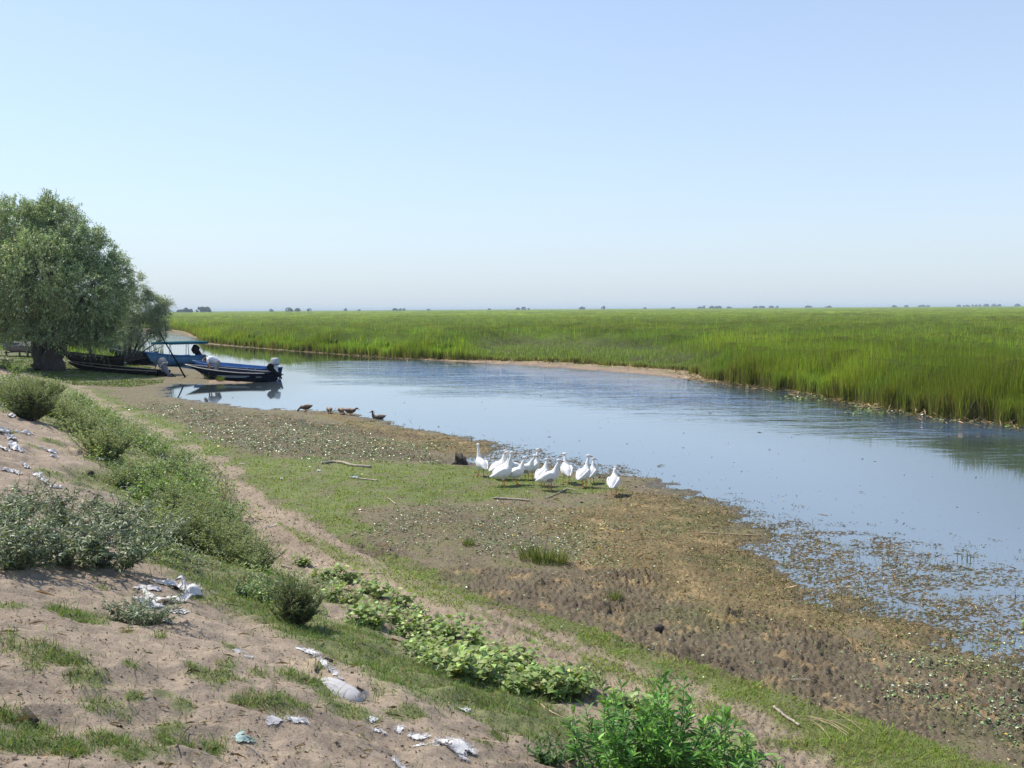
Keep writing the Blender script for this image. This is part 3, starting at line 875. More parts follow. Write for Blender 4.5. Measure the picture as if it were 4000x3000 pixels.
V3 = blades(c - np.array([0, 0, 0.05]), rng.uniform(0.4, 1.7, len(c)), np.full(len(c), 0.045), rng.uniform(0, 6.3, len(c)), rng.normal(0, 0.08, len(c)), rng.uniform(0, 0.1, len(c)), ct, ct, 2)
V, Fb, K = merge([V1, V2, V3])
tag(link('water_sprouts', mesh_np('water_sprouts', V, Fb, M_GRASS, K)), kind='stuff')

# floating leaves and broken reed along the foot of the reed bed
pts = []
for _ in range(5200):
    i = rng.integers(0, len(REED_EDGE) - 3)
    q = REED_EDGE[i] + (REED_EDGE[i + 1] - REED_EDGE[i]) * rng.random() + rng.normal(0, 0.7, 2)
    pts.append(q)
for px0, px1, py0, py1, cnt in [(3030, 3250, 1548, 1566, 90), (3300, 3700, 1585, 1620, 200), (3920, 4000, 1655, 1672, 60), (915, 1030, 1352, 1362, 90)]:
    for _ in range(cnt):
        pts.append(G(rng.uniform(px0, px1), rng.uniform(py0, py1), 0)[:2])
pts = np.array(pts); n_ = len(pts)
d_ = sdpoly(pts[:, 0], pts[:, 1], WATER)
zt = np.maximum(terrain(pts[:, 0], pts[:, 1])[0], 0.0) + 0.015
ct = jit_col((0.30, 0.22, 0.12), n_, 0.3, 0.06)
gl = (rng.random(n_) < 0.15) | (np.arange(n_) > 5200)
ct[gl] = jit_col((0.15, 0.20, 0.07), int(gl.sum()), 0.3, 0.06)
wl = rng.random(n_) < 0.02
ct[wl] = 0.8
a = rng.uniform(0, 6.3, n_); D = np.stack([np.cos(a), np.sin(a), np.where(gl, 0.02, rng.normal(0.25, 0.3, n_))], 1)
L = np.where(gl, rng.uniform(0.07, 0.18, n_), rng.uniform(0.1, 0.6, n_)); Wd_ = np.where(gl, L * 0.8, 0.04); L = np.where(wl, 0.1, L); Wd_ = np.where(wl, 0.1, Wd_)
V, Fb, K = leaves(np.column_stack([pts, zt]), D, L, Wd_, ct, 0.05)
tag(link('reed_litter', mesh_np('reed_litter', V, Fb, M_STRAW, K)), kind='stuff')

# twigs and crumbs of earth on the sandy bank
x, y, r_ = cand(60000, 3.0, 30, -33.5, 25, 0.5)
k = (rng.random(len(x)) < 0.35 * np.clip(grid_at(slope, x, y) + grid_at(Z['dirt'], x, y), 0, 1))
x, y, r_ = x[k], y[k], r_[k]; n_ = len(x)
q = rng.random(n_)
ct = np.where((q < 0.4)[:, None], jit_col((0.30, 0.23, 0.15), n_, 0.3, 0.05), jit_col((0.10, 0.075, 0.055), n_, 0.3, 0.05))
a = rng.uniform(0, 6.3, n_); D = np.stack([np.cos(a), np.sin(a), rng.normal(0.05, 0.2, n_)], 1)
L = np.where(q < 0.3, rng.gamma(3, 0.016, n_), rng.gamma(3, 0.0032, n_)) + 0.005
Wd_ = np.where(q < 0.3, 0.003 + 0.00035 * r_, L * 0.9)
V, Fb, K = leaves(np.column_stack([x, y, GH(x, y) + 0.004]), D, L, Wd_, ct, 0.3)
tag(link('twig_litter', mesh_np('twig_litter', V, Fb, M_STRAW, K)), kind='stuff')

# low weeds filling the band between the bushes
x, y, r_ = cand(420000, 5.5, 60, -33, 0, 0.6)
sb = sdpoly(x, y, SHRUB_BAND); nn = fbm(x, y, 1.1, 3, 161); nf_ = fbm(x, y, 0.28, 2, 162)
hump = np.clip(0.5 + 0.8 * nn + 0.6 * nf_, 0, 1.4)
k = (sb + 0.5 * nn > 0.0) & (rng.random(len(x)) < np.clip(-0.10 + hump * 0.65, 0, 1))
x, y, r_, hump, nn = x[k], y[k], r_[k], hump[k], nn[k]; n_ = len(x)
tt = sstep(-0.2, 0.4, fbm(x, y, 2.2, 2, 163))[:, None]
ct = jit_col((0.250, 0.335, 0.105), n_, 0.3, 0.08) * tt + jit_col((0.280, 0.320, 0.200), n_, 0.25, 0.06) * (1 - tt)
a = rng.uniform(0, 6.3, n_); D = np.stack([np.cos(a), np.sin(a), rng.normal(0.5, 0.5, n_)], 1)
L = rng.uniform(0.03, 0.065, n_) * np.clip(r_ / 14, 0.8, 1.8)
V, Fb, K = leaves(np.column_stack([x, y, GH(x, y) + rng.uniform(0.0, 0.20, n_) * hump * np.clip(r_ / 12, .6, 1.4)]), D, L, L * rng.uniform(0.25, 0.6, n_), ct, 0.15)
tag(link('low_weeds', mesh_np('low_weeds', V, Fb, M_LEAF, K)), kind='stuff')

# ================================================================== PLANTS
def tube(pts, radii, sides=6):
    pts = np.asarray(pts, float); radii = np.broadcast_to(np.asarray(radii, float), (len(pts),))
    T = np.gradient(pts, axis=0); T /= np.linalg.norm(T, axis=1, keepdims=True) + 1e-9
    ref = np.array([0.0, 0.0, 1.0]) if abs(T[0][2]) < 0.9 else np.array([1.0, 0, 0])
    V = []
    for p, t, r in zip(pts, T, radii):
        a = np.cross(t, ref); a /= np.linalg.norm(a) + 1e-9
        b = np.cross(t, a); ref = np.cross(a, t)
        ang = np.arange(sides) * 2 * np.pi / sides
        V.append(p + r * (np.cos(ang)[:, None] * a + np.sin(ang)[:, None] * b))
    V = np.concatenate(V)
    i = np.arange(len(pts) - 1)[:, None] * sides; j = np.arange(sides)[None]
    j2 = (j + 1) % sides
    F = np.stack([(i + j).ravel(), (i + j2).ravel(), (i + sides + j2).ravel(), (i + sides + j).ravel()], 1)
    n = len(pts)
    c0, c1 = len(V), len(V) + 1
    V = np.vstack([V, pts[0], pts[-1]])
    ja = np.arange(sides); jb = (ja + 1) % sides
    T1 = np.stack([jb, ja, np.full(sides, c0)], 1)
    T2 = np.stack([(n - 1) * sides + ja, (n - 1) * sides + jb, np.full(sides, c1)], 1)
    return V, [F, np.concatenate([T1, T2])]

def merge2(parts):
    V, F, _ = merge([(v, f, np.zeros((len(v), 3))) for v, f in parts])
    return V, F

LANCE = [(0.22, 0.85), (0.5, 1.0), (0.78, 0.55)]
HEART = [(0.04, 0.72), (0.22, 1.05), (0.36, 0.74), (0.52, 0.84), (0.66, 0.5), (0.84, 0.30)]
def fancy(P, D, L, Wd, col, prof, curl=0.3, upn=0.4):
    n = len(P)
    D = D / np.linalg.norm(D, axis=1, keepdims=True)
    up = np.tile([0, 0, 1.0], (n, 1)) + rng.normal(0, upn, (n, 3))
    S = np.cross(D, up); S /= np.linalg.norm(S, axis=1, keepdims=True) + 1e-9
    N = np.cross(S, D)
    L, Wd = np.asarray(L)[:, None], np.asarray(Wd)[:, None]
    cu = (curl * rng.uniform(0.3, 1.5, n))[:, None]
    def at(t): return P + D * L * t - N * L * cu * t * t
    vs = [at(0)]
    for t, w in prof:
        m_ = at(t)
        vs += [m_, m_ - S * Wd * w / 2 + N * Wd * 0.12 * w, m_ + S * Wd * w / 2 + N * Wd * 0.12 * w]
    vs.append(at(1))
    m = len(vs)
    V = np.stack(vs, 1).reshape(-1, 3)
    b = (np.arange(n) * m)[:, None]
    T = [b + np.array([[0, 2, 1]]), b + np.array([[0, 1, 3]])]
    Q = []
    for k in range(len(prof) - 1):
        a0, a1 = 1 + 3 * k, 4 + 3 * k
        Q += [b + np.array([[a0, a0 + 1, a1 + 1, a1]]), b + np.array([[a0, a1, a1 + 2, a0 + 2]])]
    a = 1 + 3 * (len(prof) - 1)
    T += [b + np.array([[a, a + 1, m - 1]]), b + np.array([[a, m - 1, a + 2]])]
    return V, [np.concatenate(T)] + ([np.concatenate(Q)] if Q else []), np.repeat(col, m, axis=0)

def weed(nst, H, spread, lL, lW, per, col, prof=None, up=0.5, curl=0.3, start=0.15, side=0, var=0.25, vh=0.2, petiole=0.0, topscale=0.6, straight=1.0):
    """stems leaning out of one root with leaves round them -> (foliage V,F,K), (stems V,F)"""
    P, D, L, Wd, st = [], [], [], [], []
    for s in range(nst):
        a = rng.uniform(0, 6.283); k = math.sqrt(rng.random()) * spread
        h_ = H * rng.uniform(1 - vh * 1.6, 1 + vh) * (1 - 0.35 * (k / max(spread, 1e-6)) ** 2)
        b0 = np.array([math.cos(a), math.sin(a), 0]) * k * 0.25
        e = np.array([math.cos(a) * k, math.sin(a) * k, h_])
        tt = np.linspace(0, 1, 7)
        bow = rng.normal(0, 0.06 * H, 3) * (1 / straight)
        ln = [b0 + (e - b0) * np.array([t ** 1.15, t ** 1.15, t]) + bow * math.sin(t * 3.14) for t in tt]
        ln = np.array(ln)
        st.append(tube(ln, np.linspace(0.0055, 0.002, 7) * (H / 0.6) ** 0.5, 4))
        axes = [(ln, h_, per)]
        for _ in range(side):
            t0 = rng.uniform(0.25, 0.8); i = int(t0 * 6)
            aa = rng.uniform(0, 6.283); l2 = h_ * rng.uniform(0.2, 0.38)
            d2 = np.array([math.cos(aa), math.sin(aa), rng.uniform(0.5, 1.1)]) * l2
            l_ = np.array([ln[i] + d2 * q for q in np.linspace(0, 1, 5)])
            st.append(tube(l_, np.linspace(0.003, 0.0015, 5), 4))
            axes.append((l_, l2, max(4, int(per * 0.4))))
        for ax, hh, npr in axes:
            ts = rng.uniform(start if ax is ln else 0.1, 1.0, npr)
            ph = rng.uniform(0, 6.283)
            for q, t in enumerate(np.sort(ts)):
                f = t * (len(ax) - 1); i = min(int(f), len(ax) - 2)
                p = ax[i] + (ax[i + 1] - ax[i]) * (f - i)
                an = ph + q * 2.4 + rng.normal(0, 0.3)
                d = np.array([math.cos(an), math.sin(an), up + rng.normal(0, 0.3) + 0.9 * max(0, t - 0.85) / 0.15])
                d /= np.linalg.norm(d)
                sc_ = (1 - (1 - topscale) * t) * rng.uniform(0.7, 1.2)
                if petiole: p = p + d * petiole * sc_
                P.append(p); D.append(d); L.append(lL * sc_); Wd.append(lW * sc_)
    P, D, L, Wd = map(np.array, (P, D, L, Wd))
    K = jit_col(col, len(P), var, 0.07)
    f = fancy(P, D, L, Wd, K, prof, curl) if prof else leaves(P, D, L, Wd, K, curl)
    return f, merge2(st)

M_GLINT = leaf_mat('glossy_leaf', 0.45, 0.25, 0.45)
M_STEM = simple_mat('stem_green', (0.14, 0.15, 0.06), 0.7, 0.3, 20)
M_STEMB = simple_mat('stem_brown', (0.17, 0.11, 0.06), 0.8, 0.3, 20)
M_BARK = simple_mat('willow_bark', (0.10, 0.085, 0.07), 0.9, 0.45, 3.5, bump=0.05)

def make_plant(kind, fol, stems, stem_mat=None, leaf_m=None):
    fm = mesh_np(kind + '_foliage', fol[0], fol[1], leaf_m or M_LEAF, fol[2])
    sm = mesh_np(kind + '_stem', stems[0], stems[1], stem_mat or M_STEM)
    return (kind, fm, sm)

def put_plant(proto, px, py, scale, rz, label, cat, group=None, tilt=(0, 0), xyz=None, zscale=1.0):
    kind, fm, sm = proto
    p = ground_hit(px, py) if xyz is None else np.array(xyz)
    z = float(GH(p[0:1], p[1:2])[0]) if np.hypot(p[0], p[1]) < 60 else p[2]
    e = empty(kind, (p[0], p[1], z - 0.01), rz, label, cat, group)
    e.rotation_euler = (tilt[0], tilt[1], rz)
    e.scale = (scale, scale, scale * zscale)
    link('foliage', fm, e)
    link('stems', sm, e)
    return e

# --- species
ART = [make_plant('wormwood_bush', *weed(44, 0.54, 0.50, 0.055, 0.013, 62, (0.33, 0.385, 0.23), side=2, up=0.6, start=0.05)) for _ in range(2)]
WIL = [make_plant('willow_weed', *weed(27, 0.60, 0.85, 0.10, 0.024, 40, (0.155, 0.195, 0.110), LANCE, side=2, up=0.15, curl=0.5, start=0.03, var=0.40), None, M_GLINT) for _ in range(3)]
DRKB = make_plant('dark_shrub', *weed(60, 0.58, 0.34, 0.042, 0.014, 70, (0.165, 0.215, 0.105), side=3, up=0.8, start=0.08, straight=1.5), M_STEMB)
COC = [make_plant('cocklebur_plant', *weed(8, 0.25, 0.22, 0.088, 0.088, 10, (0.245, 0.325, 0.105), HEART, up=0.35, curl=0.35, start=0.15, petiole=0.04, topscale=0.7, var=0.32)) for _ in range(4)]
GOL = [make_plant('goldenrod_plant', *weed(24, 0.80, 0.42, 0.115, 0.025, 62, (0.120, 0.270, 0.045), LANCE, up=0.55, curl=0.35, start=0.12, topscale=0.7, var=0.38)) for _ in range(2)]
NET = make_plant('nettle_plant', *weed(16, 0.30, 0.30, 0.07, 0.045, 16, (0.085, 0.165, 0.040), HEART, up=0.2, curl=0.3, var=0.2))
YOU = make_plant('leafy_weed', *weed(14, 0.34, 0.32, 0.06, 0.022, 24, (0.18, 0.29, 0.060), LANCE, side=1, up=0.5, var=0.2))
DRY = make_plant('dry_dock', *weed(9, 0.85, 0.22, 0.02, 0.012, 26, (0.16, 0.085, 0.05), up=0.9, start=0.5), M_STEMB)

def P(*a, **k): return put_plant(*a, **k)
# grey willow weeds spreading over the sand: (px, py of the root, scale)
for i, (px, py, s, lab) in enumerate([
        (60, 2215, 0.95, 'grey green lance leaved weed at the frame edge above the bare sand'),
        (235, 2200, 0.95, 'dark lance leaved weed with white glints, second from the frame edge on the sandy bank'),
        (430, 2215, 1.0, 'lance leaved weed drooping over the bare sand just uphill of the white sack heap'),
        (590, 2150, 0.85, 'lance leaved weed uphill of the torn white sacks, reaching towards the wormwood'),
        (40, 2040, 0.9, 'grey weed at the frame edge below the strewn white scraps'),
        (250, 2050, 0.9, 'broad grey green weed in the middle of the big weed patch'),
        (460, 2060, 0.85, 'grey weed on the inner side of the big patch beside the grassy slope'),
        (560, 2440, 0.50, 'small lance leaved weed standing alone in front of the torn white sacks')]):
    P(WIL[i % 3], px, py, s, rng.uniform(0, 6.28), lab, 'weed', 'grey lance leaved weeds on the sandy bank')
for i, (px, py, s, lab, pr) in enumerate([
        (420, 1790, 1.55, 'large rounded silver green wormwood bush below the grassy hollow', 0),
        (330, 1700, 1.25, 'silver wormwood bush just beyond the largest rounded one', 1),
        (260, 1650, 1.2, 'silver wormwood bush with a bare stem by the strewn white scraps', 0),
        (190, 1625, 1.0, 'small wormwood between the grey bush and the stemmed one', 1),
        (90, 1590, 1.5, 'grey wormwood bush high on the bank by the frame edge', 1),
        (20, 1580, 1.3, 'wormwood bush cut by the frame edge below the hull of the moored dark boat', 0),
        (130, 1525, 1.3, 'tall wormwood top standing before the shaded willow trunk', 0),
        (215, 1540, 1.2, 'wormwood bush catching sun at the edge of the willow shade', 1),
        (480, 1900, 0.8, 'low wormwood on the uphill side of the bright grass', 0),
        (700, 2120, 1.15, 'wormwood thicket plant next to the dark lance leaved weeds', 0),
        (800, 2160, 1.15, 'wormwood plant in the middle of the thicket below the dirt track', 1),
        (900, 2200, 1.05, 'wormwood plant at the front of the thicket, just uphill of the dirt track bend', 0),
        (1010, 2230, 0.9, 'last wormwood of the thicket beside the dirt track', 1),
        (690, 2000, 0.95, 'wormwood at the back of the thicket under the bright weeds', 1),
        (800, 2050, 0.95, 'wormwood at the back of the thicket near the dry dock stems', 0),
        (900, 2120, 0.85, 'wormwood behind the thicket front, touching the track edge', 1)]):
    P(ART[pr], px, py, s, rng.uniform(0, 6.28), lab, 'bush', 'silver wormwood bushes on the bank')
P(DRKB, 1150, 2440, 0.92, 0.3, 'upright dark green shrub standing alone on the grassy slope beside the track', 'shrub')
P(DRKB, 120, 1640, 1.9, 1.3, 'round dark shrub among the silver wormwoods near the frame edge', 'shrub', zscale=0.8)
P(DRKB, 185, 1600, 1.15, 2.2, 'small dark green cypress shaped shrub beside the round dark one', 'shrub', zscale=1.15)
P(NET, 1060, 2350, 1.0, 0.4, 'dark nettle like patch between the upright shrub and the wormwood thicket', 'weed')
P(NET, 960, 2330, 0.7, 1.4, 'small dark nettle uphill of the larger nettle patch', 'weed')
P(NET, 905, 2035, 1.15, 1.1, 'dark leafy weed at the foot of the dry dock stems by the track', 'weed')
P(NET, 2140, 2980, 0.7, 2.0, 'low dark leafy weed in the sand beside the bright goldenrod', 'weed')
P(NET, 2230, 2960, 0.55, 3.0, 'smallest dark leafy weed touching the bright goldenrod', 'weed')
for i, (px, py, lab) in enumerate([(875, 1960, 'tall brown dry dock stems at the start of the dirt track'), (900, 1990, 'shorter brown dock stems just below the tall ones'), (660, 1880, 'dark brown seed stalk rising from the bright leafy weeds')]):
    P(DRY, px, py, 0.75 if i == 0 else 0.6, i * 1.3, lab, 'dead plant')
brights = [(540, 1900, 1.2), (600, 1870, 1.3), (680, 1850, 1.3), (640, 1930, 1.3), (730, 1880, 1.2), (780, 1920, 1.2), (560, 1950, 1.1), (720, 1960, 1.2), (800, 1980, 1.2), (860, 2010, 1.0), (470, 1870, 1.0),
           (620, 1790, 1.4), (560, 1750, 1.4), (500, 1720, 1.3), (380, 1640, 1.5), (330, 1600, 1.5), (300, 1570, 1.5), (60, 1465, 2.2), (20, 1440, 2.4), (30, 1500, 1.9), (90, 1500, 1.6), (720, 1800, 1.1), (800, 1850, 1.0), (440, 1670, 1.3)]
for px, py, s in brights:
    P(YOU, px, py, s, rng.uniform(0, 6.28), 'bright green small leaved weed in the lush band between the wormwoods and the track', 'weed', 'bright leafy weeds beside the track')
# the broad leaved cocklebur bed
COCP = [(1330, 2300), (1380, 2360), (1480, 2330), (1560, 2370), (1640, 2420), (1440, 2400), (1540, 2440), (1620, 2470), (1700, 2450), (1780, 2490), (1700, 2520), (1600, 2530), (1640, 2560), (1760, 2560), (1850, 2530), (1930, 2560),
        (1840, 2590), (1760, 2610), (1700, 2590), (1850, 2640), (1930, 2630), (2000, 2600), (2060, 2620), (2000, 2660), (2080, 2680), (2150, 2650), (2140, 2700), (2210, 2690), (1930, 2670), (2060, 2710), (2240, 2720), (2200, 2740), (1290, 2340),
        (1480, 2450), (1400, 2440), (1560, 2480), (1890, 2660), (1990, 2700), (2270, 2700), (1350, 2270), (1650, 2600), (1280, 2270), (1430, 2310), (1820, 2660), (1770, 2650)]
for i, (px, py) in enumerate(COCP):
    P(COC[i % 4], px, py, rng.uniform(0.6, 1.1), rng.uniform(0, 6.28), 'pale green broad leaved cocklebur in the long bed between slope and track', 'weed', 'broad leaved cockleburs in the long bed')
for px, py, s, lab in [(2440, 2760, 0.9, 'broad leaved cocklebur behind the goldenrod beside the track'), (2540, 2780, 0.8, 'broad leaved cocklebur half hidden at the top of the goldenrod'), (2870, 2950, 1.0, 'pale broad leaved weed at the lower foot of the goldenrod'), (1180, 2200, 0.8, 'single broad leaved plant at the uphill edge of the track bend')]:
    P(COC[1], px, py, s, rng.uniform(0, 6.28), lab, 'weed')
# goldenrods close to the viewer
for px, py, s, rz, lab, gi in [(2420, 3120, 0.98, 0.5, 'bright green goldenrod clump whose tall stem rises highest of its row', 0), (2590, 3130, 1.1, 2.1, 'bright green goldenrod clump in the middle of the near row', 1),
                               (2760, 3220, 0.95, 3.4, 'bright green goldenrod clump at the downhill end of the near row', 0), (2900, 3260, 0.8, 5.0, 'low goldenrod clump sprawling towards the straw', 1)]:
    P(GOL[gi], px, py, s, rz, lab, 'goldenrod', 'bright goldenrod clumps near the viewer')
P(COC[2], 4015, 2455, 0.6, 1.0, 'small broad leaved plant cut by the frame edge in the algae shallows', 'weed')
# rush tufts on the mud
def tuft(nb, H, spread, col, w=0.008):
    a = rng.uniform(0, 6.28, nb); k = np.sqrt(rng.random(nb)) * spread
    c_ = jit_col(col, nb, 0.25, 0.07)
    return blades(np.column_stack([np.cos(a) * k, np.sin(a) * k, np.zeros(nb)]), H * rng.uniform(0.5, 1.15, nb), np.full(nb, w), a, rng.normal(0.15, 0.12, nb), rng.uniform(0, 0.4, nb), c_ * 0.7, c_, 3)
TFT = [mesh_np('rush_tuft', *(lambda t: (t[0], t[1], M_GRASS, t[2]))(tuft(150, 0.26, 0.16, (0.16, 0.20, 0.055)))) for _ in range(2)]
for px, py, s, lab in [(2070, 2185, 1.0, 'green rush tuft on the dark mud, the uphill one of three'), (2120, 2195, 1.1, 'green rush tuft on the dark mud between two others'), (2180, 2200, 0.9, 'green rush tuft on the dark mud, nearest the water of three'),
                       (2400, 2340, 0.6, 'small rush tuft by a pale lily leaf on the trampled mud'), (1830, 2130, 0.6, 'short rush tuft at the back of the dark mud'), (820, 1480, 1.9, 'tall green sedge tuft growing against the navy boat hull'),
                       (860, 1488, 1.3, 'low sedge tuft at the water edge beside the navy boat')]:
    p = ground_hit(px, py)
    o = link('rush_tuft', TFT[0 if s > .8 else 1], None, (p[0], p[1], p[2] - 0.01), rng.uniform(0, 6)); o.scale = (s, s, s)
    tag(o, lab, 'tuft')

# ------------------------------------------------------------------ willows
def at_depth(px, py, Yd):
    d = ray(px, py); return EYE + d * (Yd / d[1])

def willow(name, label, base_px, Yd, lobes, n_spr, leafL, limb_r, trunk_pts, col, stems_extra=None, dens=1.0):
    base = at_depth(base_px[0], base_px[1], Yd)
    ppm = FPX / Yd
    Lc, Lr = [], []
    for px, py, rp, dy in lobes:
        Lc.append(at_depth(px, py, Yd + dy)); Lr.append(rp / ppm)
    Lc, Lr = np.array(Lc), np.array(Lr)
    wv = Lr ** 1.7; wv /= wv.sum()
    ids = rng.choice(len(Lr), n_spr, p=wv)
    dv = rng.normal(0, 1, (n_spr, 3)); dv /= np.linalg.norm(dv, axis=1, keepdims=True)
    rr_ = Lr[ids] * rng.uniform(0.55, 1.0, n_spr) ** 0.7
    S0 = Lc[ids] + dv * rr_[:, None] * np.array([1, 1, 0.95])
    # drop sprigs far inside other lobes
    keep = np.ones(n_spr, bool)
    for c_, r2 in zip(Lc, Lr):
        keep &= ~((np.linalg.norm(S0 - c_, axis=1) < 0.38 * r2))
    clump = fbm(S0[:, 0] + S0[:, 1] * 0.7, S0[:, 2] + S0[:, 1] * 0.5, 0.9, 2, 151)
    keep &= clump > -0.22
    keep &= S0[:, 2] > base[2] + 1.0
    S0, dv = S0[keep], dv[keep]
    ns = len(S0); per = 13
    d0 = dv * 0.8 + rng.normal(0, 0.35, (ns, 3)) + np.array([0, 0, 0.9]); d0 /= np.linalg.norm(d0, axis=1, keepdims=True)
    ln = rng.uniform(0.35, 0.85, ns)
    t = np.linspace(0.05, 1, per)
    Pp = S0[:, None] + d0[:, None] * (ln[:, None] * t)[..., None]
    Pp[..., 2] -= (ln[:, None] * 0.45) * t ** 2 * rng.uniform(0.5, 1.5, (ns, 1))
    tang = d0[:, None] - np.array([0, 0, 1.0]) * t[None, :, None]
    D = tang * 0.7 + rng.normal(0, 0.6, (ns, per, 3))
    n_ = ns * per
    sprc = jit_col(col, ns, 0.18, 0.06)
    K = np.repeat(sprc, per, axis=0) * np.exp(rng.normal(0, 0.22, n_))[:, None]
    sil = rng.random(n_) < 0.25
    K[sil] = K[sil] * 1.2 + np.array([0.08, 0.09, 0.075])
    Lf = leafL * rng.uniform(0.7, 1.25, n_)
    V, Fb, K = leaves(Pp.reshape(-1, 3), D.reshape(-1, 3), Lf, Lf * 0.30, K, 0.1)
    root = empty(name, tuple(base), 0, label, 'tree')
    o = base
    cr_ = link('crown', mesh_np(name + '_crown', V - o, Fb, M_WILLOW, K), root)
    tb = []
    tops = []
    for pts, r0, r1 in trunk_pts:
        pp = np.array([at_depth(px, py, Yd + dy) for px, py, dy in pts])
        tt = np.linspace(0, 1, len(pp)); tf = np.linspace(0, 1, 14)
        pf = np.stack([np.interp(tf, tt, pp[:, k]) for k in range(3)], 1) + rng.normal(0, r0 * 0.12, (14, 3))
        rf = np.interp(tf, [0, 0.12, 1], [r0 * 1.35, r0, r1]) * rng.uniform(0.88, 1.12, 14)
        tb.append(tube(pf, rf, 10)); tops.append(pf[-1])
    tops = np.array(tops)
    V, Fb = merge2(tb)
    link('trunk', mesh_np(name + '_trunk', V - o, Fb, M_BARK, None, True), root)
    lb = []
    for c_, r2 in zip(Lc, Lr):
        a = tops[np.argmin(np.linalg.norm(tops - c_, axis=1))]
        m_ = (a + c_) / 2 + rng.normal(0, 0.2, 3)
        lb.append(tube(np.array([a, m_, c_]), [limb_r, limb_r * 0.7, limb_r * 0.35], 6))
        for _ in range(5):
            dd = rng.normal(0, 1, 3); dd /= np.linalg.norm(dd)
            lb.append(tube(np.array([m_ * 0.3 + c_ * 0.7, c_ + dd * r2 * 0.45, c_ + dd * r2 * 0.85]), [limb_r * 0.35, limb_r * 0.2, 0.012], 4))
    V, Fb = merge2(lb)
    link('limbs', mesh_np(name + '_limbs', V - o, Fb, M_BARK, None, True), root)
    return root

tb_ = ground_hit(200, 1450)
YT = tb_[1]
willow('willow_tree', 'large dense silver green willow with a thick dark trunk at the frame edge', (200, 1450), YT,
       [(-70, 960, 190, 0), (60, 900, 125, -0.5), (110, 940, 140, 0.5), (235, 880, 95, 0), (205, 785, 30, 0), (200, 815, 38, 0), (190, 850, 60, 0), (300, 970, 105, -0.6), (370, 1010, 85, 0), (375, 930, 35, 0.4), (440, 1055, 62, 0),
        (450, 1110, 62, -0.6), (120, 1070, 185, -1.2), (290, 1120, 160, -0.8), (410, 1180, 85, 0), (50, 1170, 130, -1.2), (220, 1205, 95, -1.4), (370, 1240, 75, -0.3), (430, 1255, 50, 0.3), (-90, 1130, 170, 0), (-60, 1230, 70, -1), (60, 1250, 50, -1.4), (300, 1285, 45, -0.8), (140, 1290, 45, -1.6), (360, 1310, 45, 0.2), (425, 1310, 38, 0.2), (10, 1290, 50, -1.0), (250, 1290, 40, -1.3), (60, 1300, 45, -1.8), (110, 1305, 40, -2.4), (200, 1310, 42, -2.6), (160, 1300, 45, 2.0), (285, 1318, 42, -1.6), (330, 1322, 40, 0.6), (385, 1325, 40, -0.8), (-30, 1300, 50, 0.5), (440, 1320, 35, 0.8), (270, 1315, 40, 1.5),
        (180, 1000, 170, 1.8), (350, 1120, 120, 1.6), (60, 1080, 170, 1.8), (150, 1060, 150, -2.8), (330, 1150, 110, -2.4), (20, 1120, 130, -2.8)],
       34000, 0.145, 0.06,
       [([(165, 1455, 0), (155, 1400, 0), (145, 1330, 0), (120, 1240, 0.2)], 0.50, 0.28), ([(225, 1470, -0.2), (215, 1400, 0), (245, 1330, 0), (290, 1240, -0.2)], 0.50, 0.26), ([(195, 1462, 0), (190, 1400, 0), (190, 1310, 0.3), (200, 1150, 0.3)], 0.42, 0.2)],
       (0.30, 0.375, 0.190))
sb_ = at_depth(490, 1408, YT)
YS = ground_hit(490, 1408)[1]
willow('willow_bush', 'smaller loose willow with many stems leaning over the moored boats', (490, 1408), YS,
       [(527, 1075, 20, 0), (535, 1110, 26, 0), (548, 1150, 32, 0), (520, 1160, 35, 0), (575, 1165, 22, 0), (590, 1195, 45, 0.3), (555, 1225, 62, -0.4), (505, 1215, 45, 0), (625, 1200, 22, 0), (645, 1190, 18, 0), (615, 1245, 38, 0.2), (650, 1235, 16, 0), (500, 1275, 52, -0.5),
        (565, 1285, 58, 0.4), (470, 1320, 38, -0.3), (625, 1290, 28, 0), (530, 1330, 40, 0), (600, 1320, 26, 0)],
       5600, 0.13, 0.022,
       [([(490, 1408, 0), (488, 1360, 0), (478, 1300, 0)], 0.14, 0.06), ([(500, 1408, 0), (508, 1350, 0), (515, 1280, 0)], 0.15, 0.07), ([(508, 1410, 0), (530, 1360, 0.2), (555, 1290, 0.2)], 0.12, 0.05), ([(512, 1412, 0), (560, 1372, 0), (610, 1340, 0), (650, 1320, 0)], 0.07, 0.025),
        ([(508, 1412, 0), (545, 1360, -0.3), (590, 1310, 0)], 0.09, 0.03), ([(515, 1414, 0), (570, 1385, 0), (640, 1350, 0)], 0.05, 0.02)],
       (0.37, 0.41, 0.26))
# the thin trunk behind, between the two willows
b_ = ground_hit(352, 1402)
willow('willow_sapling', 'slim bare trunked willow between the big willow and the moored prow', (352, 1402), b_[1],
       [(345, 1270, 45, 0), (330, 1230, 40, 0), (370, 1250, 35, 0.4), (350, 1300, 25, 0)], 1500, 0.14, 0.03,
       [([(352, 1404, 0), (350, 1360, 0), (345, 1290, 0)], 0.16, 0.08)], (0.17, 0.22, 0.12))

